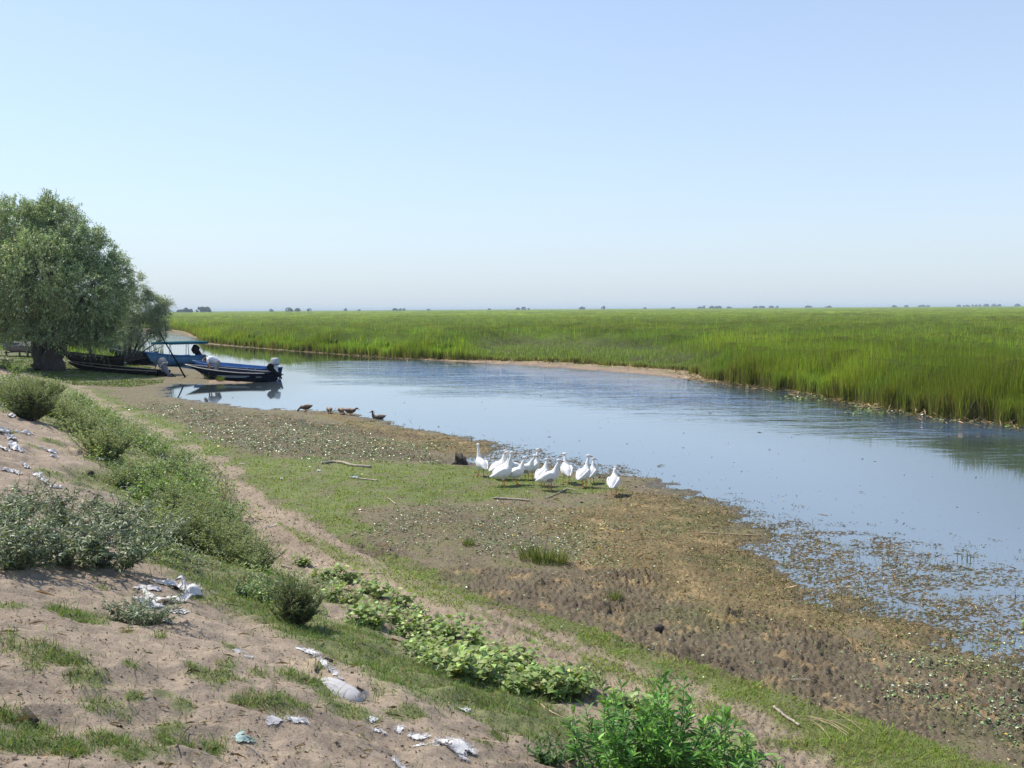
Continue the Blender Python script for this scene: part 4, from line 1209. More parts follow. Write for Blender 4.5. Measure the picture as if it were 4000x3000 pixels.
# ------------------------------------------------------------------ trees along the horizon
def far_tree(px, w, hgt, Yd, label, grp, top=None):
    """px centre, w and hgt in photo pixels above the reeds"""
    c0 = at_depth(px, 1207 - (px - 2000) * math.tan(ROLL), Yd)
    ppm = FPX / Yd
    Wm, Hm = w / ppm, hgt / ppm + 3.0
    n_ = 420
    k = max(3, int(w / 9))
    cx_ = rng.uniform(-0.35, 0.35, k) * Wm; rz_ = rng.uniform(0.55, 1.0, k); rz_[0] = 1.0
    ids = rng.integers(0, k, n_)
    dv = rng.normal(0, 1, (n_, 3)); dv /= np.linalg.norm(dv, axis=1, keepdims=True)
    rx = Wm / 2 - np.abs(cx_)
    Pp = np.stack([cx_[ids] + dv[:, 0] * rx[ids] * 0.95, dv[:, 1] * rx[ids], 1.2 + (Hm - 1.2) * rz_[ids] * (0.5 + 0.5 * dv[:, 2])], 1)
    K = jit_col((0.045, 0.065, 0.030), n_, 0.25, 0.06)
    L = np.full(n_, max(Wm, Hm) * 0.20)
    V, Fb, K = leaves(Pp, dv + rng.normal(0, 0.4, (n_, 3)), L, L * 0.8, K, 0.1)
    e = empty('distant_tree', (c0[0], Yd, 0.1), 0, label, 'tree', grp)
    link('crown', mesh_np('distant_crown', V, Fb, M_LEAF, K), e)
    tv, tf = tube(np.array([[0, 0, 0], [0, 0, Hm * 0.6]]), [Wm * 0.05 + 0.1, Wm * 0.03 + 0.05], 6)
    link('trunk', mesh_np('distant_trunk', tv, tf, M_BARK), e)
G1 = 'distant trees along the horizon'
FT = [(715, 40, 8, 1500), (745, 12, 12, 1500), (735, 28, 16, 1450), (795, 46, 17, 1500), (820, 8, 6, 1500), (1060, 13, 10, 1700), (1130, 24, 14, 1700), (1162, 20, 11, 1700), (1208, 15, 11, 1800), (1348, 11, 10, 1900), (1403, 10, 4, 1900),
      (1545, 20, 7, 2000), (1562, 14, 7, 2000), (1578, 9, 8, 2000), (1675, 12, 3, 2100), (1912, 12, 4, 2300), (2023, 14, 7, 2300), (2045, 16, 10, 2300), (2066, 7, 5, 2300), (2274, 20, 8, 2400), (2356, 12, 13, 2400), (2520, 12, 4, 2600),
      (2628, 14, 5, 2700), (2735, 18, 5, 2700), (2750, 6, 11, 2700), (2775, 22, 8, 2700), (2805, 24, 6, 2700), (2850, 18, 4, 2700), (2950, 16, 7, 2800), (2975, 20, 6, 2800), (3010, 22, 6, 2800), (3035, 10, 8, 2800), (3160, 24, 5, 2900), (3235, 22, 4, 3000),
      (3500, 24, 4, 3100), (3540, 14, 6, 3100), (3600, 22, 6, 3100), (3625, 12, 5, 3100), (3742, 18, 6, 3200), (3765, 6, 6, 3200), (3782, 16, 6, 3200), (3800, 6, 9, 3200), (3812, 10, 8, 3200), (3828, 9, 9, 3200), (3850, 20, 9, 3200), (3880, 14, 11, 3200), (3900, 16, 9, 3200), (3975, 18, 9, 3000)]
CL = [(830, 'cluster beside the willow bush'), (1250, 'row above the moored motor boats'), (1450, 'pair above the ducks'), (1600, 'clump above the head of the driftwood branch'), (1950, 'thin row between the driftwood and the flock'), (2100, 'clump above the tall necked geese'),
      (2560, 'wide spaced row above the last geese'), (2900, 'row above the lone bowed goose'), (3080, 'row over the end of the far mud beach'), (3300, 'pair over the first tall reeds'), (3690, 'low row over the lily leaves of the far bank'), (3930, 'long crowded row near the frame edge'), (4100, 'last spot at the frame edge')]
ORD = ['first', 'second', 'third', 'fourth', 'fifth', 'sixth', 'seventh', 'eighth', 'ninth', 'tenth']
cnt_ = {}
for i, (px, w, hg, Yd) in enumerate(FT):
    cn = next(c_ for lim, c_ in CL if px < lim)
    k = cnt_.get(cn, 0); cnt_[cn] = k + 1
    sz = 'broad' if w >= 20 else ('narrow' if w <= 10 else 'small')
    lab = sz + ' distant tree, ' + ORD[k] + ' in the ' + cn
    far_tree(px, w * 1.0, hg * 0.75, Yd, lab, G1)

# ================================================================== BOATS
def paint(name, col, rough=0.6, var=0.3, scale=3.0):
    return simple_mat(name, col, rough, var, scale, spec=0.0)
M_NAVY = paint('navy_paint', (0.010, 0.014, 0.030)); M_BLUE = paint('blue_paint', (0.022, 0.065, 0.20)); M_LBLUE = paint('light_blue_paint', (0.10, 0.23, 0.38), 0.55, 0.35, 2)
M_TAR = paint('tarred_wood', (0.012, 0.012, 0.013), 0.7, 0.4, 4); M_GREENP = paint('dark_green_paint', (0.016, 0.030, 0.028), 0.6, 0.4, 4); M_WOODD = paint('grey_brown_wood', (0.13, 0.105, 0.08), 0.8, 0.4, 5)  # tar black taken lower to put the willow's shade into the colour
M_PALE = paint('pale_rail', (0.48, 0.46, 0.42), 0.5, 0.2, 6); M_WHITEP = paint('white_paint', (0.72, 0.73, 0.74), 0.35, 0.1, 5); M_BLACK = paint('black_plastic', (0.018, 0.018, 0.020), 0.35, 0.2, 5)
M_GREYM = paint('grey_metal', (0.20, 0.21, 0.235), 0.4, 0.2, 6); M_GREYL = paint('light_grey_cowl', (0.50, 0.52, 0.54), 0.4, 0.15, 6); M_TEAL = paint('teal_canvas', (0.03, 0.12, 0.16), 0.8, 0.3, 5)
M_TARP = simple_mat('dark_tarpaulin', (0.11, 0.11, 0.12), 0.6, 0.5, 2.5, bump=0.05)
M_FADED = paint('faded_grey_paint', (0.20, 0.19, 0.19), 0.7, 0.3, 3)

def hull_mesh(L, B, H0, H1, rake=0.5, stern=0.85, n=26, flare=0.78, keelrise=0.75, full=0.5, both=False, wall=0.05):
    rows, gun = [], []
    for k in range(n):
        t = k / (n - 1)
        tb = max(0.0, (t - full) / (1 - full))
        b = B / 2 * (stern + (1 - stern) * min(1, t / 0.35)) * (1 - tb ** 2.3)
        if both:
            ts = max(0.0, (0.35 - t) / 0.35); b = B / 2 * (1 - tb ** 2.2) * (1 - 0.85 * ts ** 2.0)
        b = max(b, 0.02)
        zs = H0 + (H1 - H0) * t ** 2.4 + (0.5 * (H1 - H0) * (max(0, 0.3 - t) / 0.3) ** 2 if both else 0)
        kz = keelrise * zs * max(0, (t - 0.72) / 0.28) ** 2.0
        bc = b * flare * (1 - 0.35 * tb)
        zc = kz + (zs - kz) * 0.22 * (1 if t < 0.99 else 0.5)
        x = L * t
        xr = x + rake * tb ** 1.5 * 1.0
        w = min(wall, b * 0.5)
        zin = min(kz + 0.25, zs - 0.05)
        prof = [(0, kz, 0.0), (bc, zc, 0.25), (b, zs, 1.0), (b - w, zs, 1.0), (max(bc - w, 0), max(zc, zin) + 0.02, 0.25), (0, zin, 0.0)]
        full_p = prof + [(-y, z, q) for y, z, q in prof[4:0:-1]]
        rows.append([(x + (xr - x) * q, y, z) for y, z, q in full_p])
        gun.append((xr, b, zs))
    rows = np.array(rows); m_ = rows.shape[1]
    V = rows.reshape(-1, 3)
    i = np.arange(n - 1)[:, None] * m_; j = np.arange(m_)[None]; j2 = (j + 1) % m_
    F = np.stack([(i + j).ravel(), (i + m_ + j).ravel(), (i + m_ + j2).ravel(), (i + j2).ravel()], 1)
    # transom: a board across the stern and the end caps
    r0 = rows[0]; e = []
    tv = [r0[0], r0[1], r0[2], r0[8], r0[9]]
    # order r0: 0 keel,1 chine,2 gun,3 in gun,4 in chine,5 in keel,6 -in chine,7 -in gun,8 -gun,9 -chine
    out5 = np.array([r0[0], r0[1], r0[2], r0[8], r0[9]]); in5 = out5 + np.array([0.05, 0, 0]); out5 = out5 - np.array([0.004, 0, 0])
    b0 = len(V); V = np.vstack([V, out5, in5])
    T = [[b0, b0 + 1, b0 + 2], [b0, b0 + 2, b0 + 3], [b0, b0 + 3, b0 + 4], [b0 + 5, b0 + 7, b0 + 6], [b0 + 5, b0 + 8, b0 + 7], [b0 + 5, b0 + 9, b0 + 8]]
    Q = [[b0 + a, b0 + (a + 1) % 5, b0 + 5 + (a + 1) % 5, b0 + 5 + a] for a in range(5)]
    return V, [np.concatenate([F, np.array(Q)]), np.array(T)], np.array(gun)

def box(c, s, rot=None):
    c, s = np.array(c, float), np.array(s, float) / 2
    V = np.array([[x, y, z] for x in (-1, 1) for y in (-1, 1) for z in (-1, 1)], float) * s
    if rot is not None: V = V @ np.array(rot).T
    V = V + c
    F = np.array([[0, 1, 3, 2], [4, 6, 7, 5], [0, 4, 5, 1], [2, 3, 7, 6], [0, 2, 6, 4], [1, 5, 7, 3]])
    return V, [F]

def superbox(c, s, e=0.35, nu=20, nv=12, taper=0.0, rot=None):
    u = np.linspace(-np.pi, np.pi, nu, endpoint=False); v = np.linspace(-np.pi / 2, np.pi / 2, nv)
    def f(w): return np.sign(w) * np.abs(w) ** e
    U, Vv = np.meshgrid(u, v)
    x = f(np.cos(Vv)) * f(np.cos(U)); y = f(np.cos(Vv)) * f(np.sin(U)); z = f(np.sin(Vv))
    x = x * (1 + taper * z); y = y * (1 + taper * z)
    P_ = np.stack([x, y, z], -1).reshape(-1, 3) * np.array(s) / 2
    if rot is not None: P_ = P_ @ np.array(rot).T
    P_ = P_ + np.array(c)
    i = np.arange(nv - 1)[:, None] * nu; j = np.arange(nu)[None]; j2 = (j + 1) % nu
    return P_, [np.stack([(i + j).ravel(), (i + j2).ravel(), (i + nu + j2).ravel(), (i + nu + j).ravel()], 1)]

def rotY(a):
    c, s = math.cos(a), math.sin(a); return np.array([[c, 0, s], [0, 1, 0], [-s, 0, c]])

def loc_mesh(name, VF, mat, parent, smooth=False, label=None):
    o = link(name, mesh_np(name, VF[0], VF[1], mat, None, smooth), parent)
    if label: o['label'] = label
    return o

def outboard(parent, at, tilt, mat, s=1.0, mat_leg=None, label=None, legL=0.95):
    """motor whose clamp sits at `at` in boat space; cowl up, leg down and aft (-x) when tilt = 0. tilt > 0 lifts the leg aft"""
    Rm = rotY(tilt) * 1.0
    def T(VF):
        V = VF[0] * s @ Rm.T + np.array(at)
        return V, VF[1]
    mat_leg = mat_leg or mat
    cowl = loc_mesh('outboard_motor', T(superbox((-0.14, 0, 0.36), (0.56, 0.34, 0.44), 0.45, taper=-0.10)), mat, parent, True, label)
    leg = [superbox((-0.14, 0, -0.10), (0.26, 0.20, 0.60), 0.4, taper=0.15), superbox((-0.17, 0, -0.50), (0.20, 0.09, legL - 0.2), 0.5), superbox((-0.21, 0, -0.62), (0.34, 0.17, 0.03), 0.4),
           superbox((-0.20, 0, -0.80), (0.42, 0.10, 0.11), 0.8), superbox((-0.15, 0, -0.92), (0.16, 0.03, 0.20), 0.5)]
    loc_mesh('motor_leg', T(merge2(leg)), mat_leg, cowl, True)
    loc_mesh('motor_band', T(superbox((-0.14, 0, 0.17), (0.565, 0.345, 0.035), 0.3)), M_WHITEP if mat is M_GREYM else M_BLACK, cowl, True)
    pr = [superbox((-0.43, 0, -0.80), (0.10, 0.07, 0.07), 0.8)]
    for k in range(3):
        a = k * 2.094
        bl = superbox((0, 0, 0.09), (0.03, 0.09, 0.15), 0.8)
        c_, s_ = math.cos(a), math.sin(a)
        V = bl[0] @ np.array([[1, 0, 0], [0, c_, -s_], [0, s_, c_]]).T + np.array([-0.43, 0, -0.80])
        pr.append((V, bl[1]))
    loc_mesh('propeller', T(merge2(pr)), M_BLACK, cowl, True)
    br = [superbox((0.03, 0, -0.02), (0.12, 0.24, 0.30), 0.3)]
    loc_mesh('clamp_bracket', (br[0][0] * s + np.array(at), br[0][1]), mat_leg, cowl, True)
    return cowl

def rails(gun, r=0.028, mat=None, parent=None, name='rail', z=0.01):
    for sgn in (1, -1):
        g = gun.copy(); g[:, 1] *= sgn; g[:, 2] += z
        loc_mesh(name, tube(g, r, 6), mat, parent, True)

def boat_frame(name, bow_px, stern_px, z, label, cat='boat', pitch=0.0):
    """object whose +x runs from stern to bow; returns empty and length"""
    a, b = G(*stern_px, z), G(*bow_px, z)
    d = b - a; L = float(np.hypot(d[0], d[1]))
    e = empty(name, tuple(a), 0, label, cat)
    e.rotation_euler = (0, -pitch, math.atan2(d[1], d[0]))
    return e, L

# navy boat with the man
e, L = boat_frame('motor_boat', (792, 1484), (1062, 1489), 0.0, 'navy motor boat with pale gunwale and white stripes, a man bent over inside')
e.location.z = -0.10
V, Fb, gun = hull_mesh(L, 1.75, 0.58, 0.98, rake=1.15, stern=0.86, keelrise=0.6, full=0.45)
loc_mesh('hull', (V, Fb), M_NAVY, e, False)
rails(gun, 0.028, M_PALE, e, 'gunwale')
for x in (0.9, 2.3, 3.4):
    loc_mesh('thwart', box((x, 0, 0.36), (0.28, 1.45, 0.04)), M_NAVY, e)
for x0, x1, zz in ((0.95, 3.0, 0.40), (1.15, 2.75, 0.34)):
    ss = []
    for sgn in (1, -1):
        xs = np.linspace(x0, x1, 12)
        gb = np.interp(xs, gun[:, 0], gun[:, 1]); gz = np.interp(xs, gun[:, 0], gun[:, 2])
        f = (zz - 0.22 * gz) / (gz * 0.78)
        yb = gb * (0.78 + 0.22 * f) + 0.006
        lo = np.stack([xs, sgn * yb, np.full(12, zz)], 1); hi = np.stack([xs, sgn * (yb + 0.010), np.full(12, zz + 0.035)], 1)
        Vv = np.vstack([lo, hi]); i = np.arange(11)
        ss.append((Vv, [np.stack([i, i + 1, i + 13, i + 12], 1)]))
    loc_mesh('stripe', merge2(ss), paint('stripe_paint', (0.30, 0.42, 0.50)), e)
# worn pale lettering near the stern: only dashes can be made out
ss = []
for zz in (0.385, 0.345):
    xs = np.linspace(0.22, 0.58, 10)
    for sgn in (1, -1):
        gb = np.interp(xs, gun[:, 0], gun[:, 1]); gz = np.interp(xs, gun[:, 0], gun[:, 2]); f = (zz - 0.22 * gz) / (gz * 0.78); yb = gb * (0.78 + 0.22 * f) + 0.008
        for k in range(0, 9, 1):
            ss.append((np.array([[xs[k], sgn * yb[k], zz], [xs[k] + 0.026, sgn * yb[k], zz], [xs[k] + 0.026, sgn * (yb[k] + .006), zz + 0.022], [xs[k], sgn * (yb[k] + .006), zz + 0.022]]), [np.array([[0, 1, 2, 3]])]))
loc_mesh('worn_marks', merge2(ss), M_GREYL, e)
for x in (1.6, 2.15, 0.75):
    loc_mesh('cleat', superbox((x, -float(np.interp(x, gun[:, 0], gun[:, 1])), float(np.interp(x, gun[:, 0], gun[:, 2])) + 0.06), (0.06, 0.03, 0.09), 0.5), M_PALE, e)
outboard(e, (-0.03, 0, 0.66), R(48), M_BLACK, 0.72, label='black outboard motor tipped up into the boat')
NAVY = e

e, L = boat_frame('motor_boat', (775, 1462), (1068, 1478), 0.0, 'bright blue motor boat behind the navy one, with a light grey outboard')
e.location.z = -0.06
V, Fb, gun = hull_mesh(L, 1.7, 0.66, 0.92, rake=0.5, stern=0.86, keelrise=0.5)
loc_mesh('hull', (V, Fb), M_BLUE, e); rails(gun, 0.026, paint('pale_blue_rail', (0.12, 0.20, 0.36)), e, 'gunwale')
for x in (0.9, 2.4): loc_mesh('thwart', box((x, 0, 0.36), (0.28, 1.4, 0.04)), M_BLUE, e)
loc_mesh('post', box((0.75, -0.6, 0.78), (0.05, 0.05, 0.35)), M_BLACK, e)
outboard(e, (-0.06, 0, 0.70), R(3), M_GREYL, 1.0, M_WHITEP, label='light grey outboard motor standing upright')

# light blue boat with the canopy
e, L = boat_frame('canopy_boat', (598, 1432), (768, 1417), 0.0, 'light blue wooden boat with flat teal canopy and black tilted outboard')
V, Fb, gun = hull_mesh(L, 1.6, 0.66, 1.15, rake=0.75, stern=0.8, keelrise=0.35, full=0.3)
e.location.z = -0.08
loc_mesh('hull', (V, Fb), M_LBLUE, e); rails(gun, 0.05, paint('sky_blue_rail', (0.06, 0.20, 0.50)), e, 'gunwale')
for x in (0.8, 2.0): loc_mesh('thwart', box((x, 0, 0.40), (0.26, 1.3, 0.04)), M_LBLUE, e)
nC = 30; xs = np.linspace(-0.45, L * 0.83, nC)
cv = []
for k, x in enumerate(xs):
    for y in np.linspace(-0.8, 0.8, 7): cv.append((x, y, 1.72 + 0.06 * math.cos(y * 2) + 0.10 * (x / L)))
cv = np.array(cv); i, j = np.meshgrid(np.arange(nC - 1), np.arange(6), indexing='ij'); a = (i * 7 + j).ravel()
top = (cv, [np.stack([a, a + 7, a + 8, a + 1], 1)])
fr = []
for sgn in (1, -1):
    x = np.repeat(xs, 2); z = np.where(np.arange(2 * nC) % 2 == 0, 1.72, 1.57 - 0.04 * (np.repeat(np.arange(nC), 2) % 2)) + 0.10 * x / L
    V_ = np.stack([x, np.full(2 * nC, sgn * 0.802), z], 1); q = np.arange(nC - 1) * 2
    fr.append((V_, [np.stack([q, q + 2, q + 3, q + 1], 1)]))
for x in (xs[0], xs[-1]):
    fr.append(box((x, 0, 1.65 + 0.10 * x / L), (0.02, 1.6, 0.15)))
can = loc_mesh('canopy', top, M_TEAL, e); loc_mesh('canopy_fringe', merge2(fr), M_TEAL, can)
for x in (0.05, L * 0.42, L * 0.8):
    for y in (-0.72, 0.72):
        loc_mesh('canopy_post', tube(np.array([[x, y * 0.9, 0.5], [x, y, 1.74]]), 0.026, 6), M_GREYL, e, True)
outboard(e, (-0.10, 0, 0.78), R(50), M_BLACK, 1.15, label='black outboard motor tilted up over the stern')

# long grounded punt with the tilted grey outboard
e, L = boat_frame('wooden_punt', (278, 1452), (640, 1474), 0.1, 'long low wooden punt aground on mud, grey outboard tilted over its stern', pitch=0.0)
V, Fb, gun = hull_mesh(L, 1.35, 0.34, 0.62, rake=0.35, stern=0.72, keelrise=0.7, full=0.45, wall=0.06)
e.location.z = float(max(gh(e.location.x, e.location.y), 0)) - 0.02
loc_mesh('hull', (V, Fb), M_TAR, e); rails(gun, 0.026, paint('dry_wood_rail', (0.34, 0.31, 0.22)), e, 'gunwale', 0.012)
for x in (0.9, 2.2, 3.6): loc_mesh('thwart', box((x, 0, 0.25), (0.22, 1.1, 0.035)), M_WOODD, e)
outboard(e, (-0.02, 0, 0.45), R(40), M_GREYM, 1.05, label='grey outboard motor tilted up above the mud')

# dark boats in the shade
def shade_boat(bow, stern, z, H0, H1, B, mat, lab, rk=0.5, full=0.5, mark=None, both=False, zoff=-0.05):
    e, L = boat_frame('wooden_boat', bow, stern, z, lab)
    e.location.z += zoff
    V, Fb, gun = hull_mesh(L, B, H0, H1, rake=rk, stern=0.7, full=full, both=both, keelrise=0.5)
    loc_mesh('hull', (V, Fb), mat, e); rails(gun, 0.03, M_FADED if mat is M_GREENP else M_TAR, e, 'gunwale')
    loc_mesh('thwart', box((L * 0.4, 0, H0 * 0.6), (0.25, B * 0.85, 0.04)), M_WOODD, e)
    if mark is not None:
        x = L * mark; gb = float(np.interp(x, gun[:, 0], gun[:, 1])); gz = float(np.interp(x, gun[:, 0], gun[:, 2]))
        ss = []
        for sgn in (1, -1):
            for (dx, dz, w, h_) in ((-0.10, 0, 0.03, 0.16), (0.10, 0, 0.03, 0.16), (0, 0.08, 0.20, 0.03), (0, -0.08, 0.20, 0.03), (0, 0, 0.07, 0.07)):
                yy = sgn * (gb * 0.93 + 0.03)
                ss.append(box((x + dx, yy, gz * 0.66 + dz), (w, 0.012, h_)))
        loc_mesh('painted_mark', merge2(ss), M_GREYL, e)
    return e
shade_boat((425, 1388), (560, 1402), 0.0, 0.6, 1.25, 1.5, M_GREENP, 'dark green boat with raised prow and faded white mark behind the bush', rk=0.5, mark=0.80)
shade_boat((262, 1418), (480, 1428), 0.25, 0.62, 0.95, 1.5, M_TAR, 'black tarred rowing boat in deep shade right against the big willow trunk', rk=0.4, both=True, zoff=-0.1)
shade_boat((610, 1408), (495, 1432), 0.0, 0.45, 0.75, 1.3, M_TAR, 'low black hull in shade between the willow bush and the light blue boat', rk=0.4)
# covered boat at the far side of the trunk
e = shade_boat((14, 1382), (165, 1386), 0.45, 0.80, 0.95, 1.7, M_FADED, 'faded grey boat under a dark tarpaulin, propped up beyond the big willow trunk', rk=0.15, full=0.72, zoff=0.15)
L = float(np.hypot(*(G(14, 1382, .45) - G(165, 1386, .45))[:2]))
tv = []
for i in range(24):
    for j in range(13):
        u, v = i / 23, j / 12
        y = (v - 0.5) * 1.85
        z = 0.86 + 0.24 * math.sin(math.pi * min(1, u * 1.15)) * math.cos((v - 0.5) * 2.6) - (0.30 if abs(v - 0.5) > 0.47 else 0)
        tv.append((u * L * 0.80, y * (1.0 - 0.05 * u), z))
tv = np.array(tv) + rng.normal(0, 0.018, (len(tv), 3)); i, j = np.meshgrid(np.arange(23), np.arange(12), indexing='ij'); a = (i * 13 + j).ravel()
loc_mesh('tarpaulin', (tv, [np.stack([a, a + 13, a + 14, a + 1], 1)]), M_TARP, e, True)
for x in (L * 0.2, L * 0.75): loc_mesh('trestle', merge2([box((x, -0.6, -0.10), (0.12, 0.12, 0.45)), box((x, 0.6, -0.10), (0.12, 0.12, 0.45)), box((x, 0, 0.02), (0.14, 1.5, 0.08))]), M_WOODD, e)

# mooring poles
def pole(px0, py0, px1, py1, r, lab, Yd=None, mat=None, zb=None):
    b = ground_hit(px0, py0) if Yd is None else at_depth(px0, py0, Yd)
    t = at_depth(px1, py1, b[1])
    b = b - (t - b) / np.linalg.norm(t - b) * 0.25
    k = np.linspace(0, 1, 7)[:, None]
    pts = b + (t - b) * k + rng.normal(0, r * 0.35, (7, 3))
    V, Fb = tube(pts - b, np.linspace(r * 1.15, r * 0.7, 7), 8)
    o = link('mooring_pole', mesh_np('mooring_pole', V, Fb, mat or M_WOODD, None, True), None, tuple(b))
    tag(o, lab, 'pole')
pole(724, 1474, 622, 1296, 0.045, 'long bare pole leaning out of the mud in front of the canopy boat', mat=M_TAR)
pole(606, 1446, 618, 1368, 0.03, 'thin upright stake by the stern of the grounded punt')
pole(480, 1422, 484, 1345, 0.035, 'upright stake with a net bundle at its foot before the willow bush')
pole(355, 1412, 362, 1362, 0.03, 'thin stake standing before the black tarred boat')
pole(373, 1398, 370, 1350, 0.06, 'thick short mooring post behind the black tarred boat', mat=M_TAR)
pole(363, 1398, 364, 1345, 0.03, 'slender dark stake beside the thick mooring post', mat=M_TAR)
pole(177, 1432, 184, 1352, 0.025, 'pale stick leaning on the big willow trunk')
# bundle of netting
V, Fb = superbox((0, 0, 0.12), (0.75, 0.5, 0.32), 0.8, 24, 14)
V = V + rng.normal(0, 0.02, V.shape)
p = ground_hit(474, 1428)
tag(link('net_bundle', mesh_np('net_bundle', V, Fb, simple_mat('net', (0.10, 0.13, 0.13), 0.9, 0.4, 12), None, True), None, tuple(p)), 'grey green heap of fishing net at the foot of a stake', 'net')

# ================================================================== BODIES (one continuous surface each)
def blob(parts, voxel, name):
    V, Fb = merge2(parts)
    me = mesh_np('tmp', V, Fb, [])
    o = bpy.data.objects.new('tmp', me); C.objects.link(o)
    mo = o.modifiers.new('r', 'REMESH'); mo.mode = 'VOXEL'; mo.voxel_size = voxel; mo.use_smooth_shade = True
    sm = o.modifiers.new('s', 'SMOOTH'); sm.factor = 0.5; sm.iterations = 3
    dg = bpy.context.evaluated_depsgraph_get(); dg.update()
    ev = o.evaluated_get(dg)
    out = bpy.data.meshes.new_from_object(ev, depsgraph=dg)
    out.name = name
    bpy.data.objects.remove(o); bpy.data.meshes.remove(me)
    return out

def loft(pts, ra, rb, sides=14):
    """ra: half width across, rb: half height in the bending plane (the xz plane of the spine)"""
    pts = np.asarray(pts, float); T = np.gradient(pts, axis=0); T /= np.linalg.norm(T, axis=1, keepdims=True) + 1e-9
    V = []; S_prev = None
    for p, t, a, b in zip(pts, T, ra, rb):
        S = np.cross(t, [0, 0, 1.0])
        if np.linalg.norm(S) < 0.25: S = S_prev if S_prev is not None else np.array([0, 1.0, 0])
        S = S - t * (S @ t); S /= np.linalg.norm(S)
        if S_prev is not None and S @ S_prev < 0: S = -S
        S_prev = S
        N = np.cross(S, t); q = np.arange(sides) * 2 * np.pi / sides
        V.append(p + a * np.cos(q)[:, None] * S + b * np.sin(q)[:, None] * N)
    V = np.concatenate(V); n = len(pts)
    i = np.arange(n - 1)[:, None] * sides; j = np.arange(sides)[None]; j2 = (j + 1) % sides
    F = np.stack([(i + j).ravel(), (i + j2).ravel(), (i + sides + j2).ravel(), (i + sides + j).ravel()], 1)
    c0, c1 = len(V), len(V) + 1
    V = np.vstack([V, pts[0], pts[-1]]); ja = np.arange(sides); jb = (ja + 1) % sides
    return V, [F, np.concatenate([np.stack([jb, ja, np.full(sides, c0)], 1), np.stack([(n - 1) * sides + ja, (n - 1) * sides + jb, np.full(sides, c1)], 1)])]

def limb(pts, rad_, sides=12):
    pts = np.asarray(pts, float)
    k = 5; tt = np.linspace(0, len(pts) - 1, (len(pts) - 1) * k + 1)
    P_ = np.stack([np.interp(tt, range(len(pts)), pts[:, c]) for c in range(3)], 1); r = np.interp(tt, range(len(pts)), rad_)
    d0 = P_[0] - P_[1]; d0 /= np.linalg.norm(d0); d1 = P_[-1] - P_[-2]; d1 /= np.linalg.norm(d1)
    P_ = np.vstack([P_[0] + d0 * r[0] * 0.9, P_[0] + d0 * r[0] * 0.5, P_, P_[-1] + d1 * r[-1] * 0.5, P_[-1] + d1 * r[-1] * 0.9]); r = np.concatenate([[r[0] * 0.35, r[0] * 0.85], r, [r[-1] * 0.85, r[-1] * 0.35]])
    return tube(P_, r, sides)

def smooth_curve(P_, n=40):
    P_ = np.asarray(P_, float); m_ = len(P_); t = np.linspace(0, m_ - 1, n); out = []
    for q in t:
        i = min(int(q), m_ - 2); f = q - i
        p0, p1, p2, p3 = P_[max(i - 1, 0)], P_[i], P_[i + 1], P_[min(i + 2, m_ - 1)]
        out.append(0.5 * ((2 * p1) + (-p0 + p2) * f + (2 * p0 - 5 * p1 + 4 * p2 - p3) * f * f + (-p0 + 3 * p1 - 3 * p2 + p3) * f ** 3))
    return np.array(out)

m_goose = simple_mat('white_plumage', (0.80, 0.79, 0.77), 0.75, 0.10, 9, bump=0.012, spec=0.2)
m_beak = simple_mat('orange_skin', (0.62, 0.20, 0.055), 0.5, 0.2, 10)
m_soil = simple_mat('muddy_plumage', (0.42, 0.38, 0.36), 0.8, 0.3, 9)
m_eye = simple_mat('dark_eye', (0.01, 0.01, 0.012), 0.2, 0.0, 5)

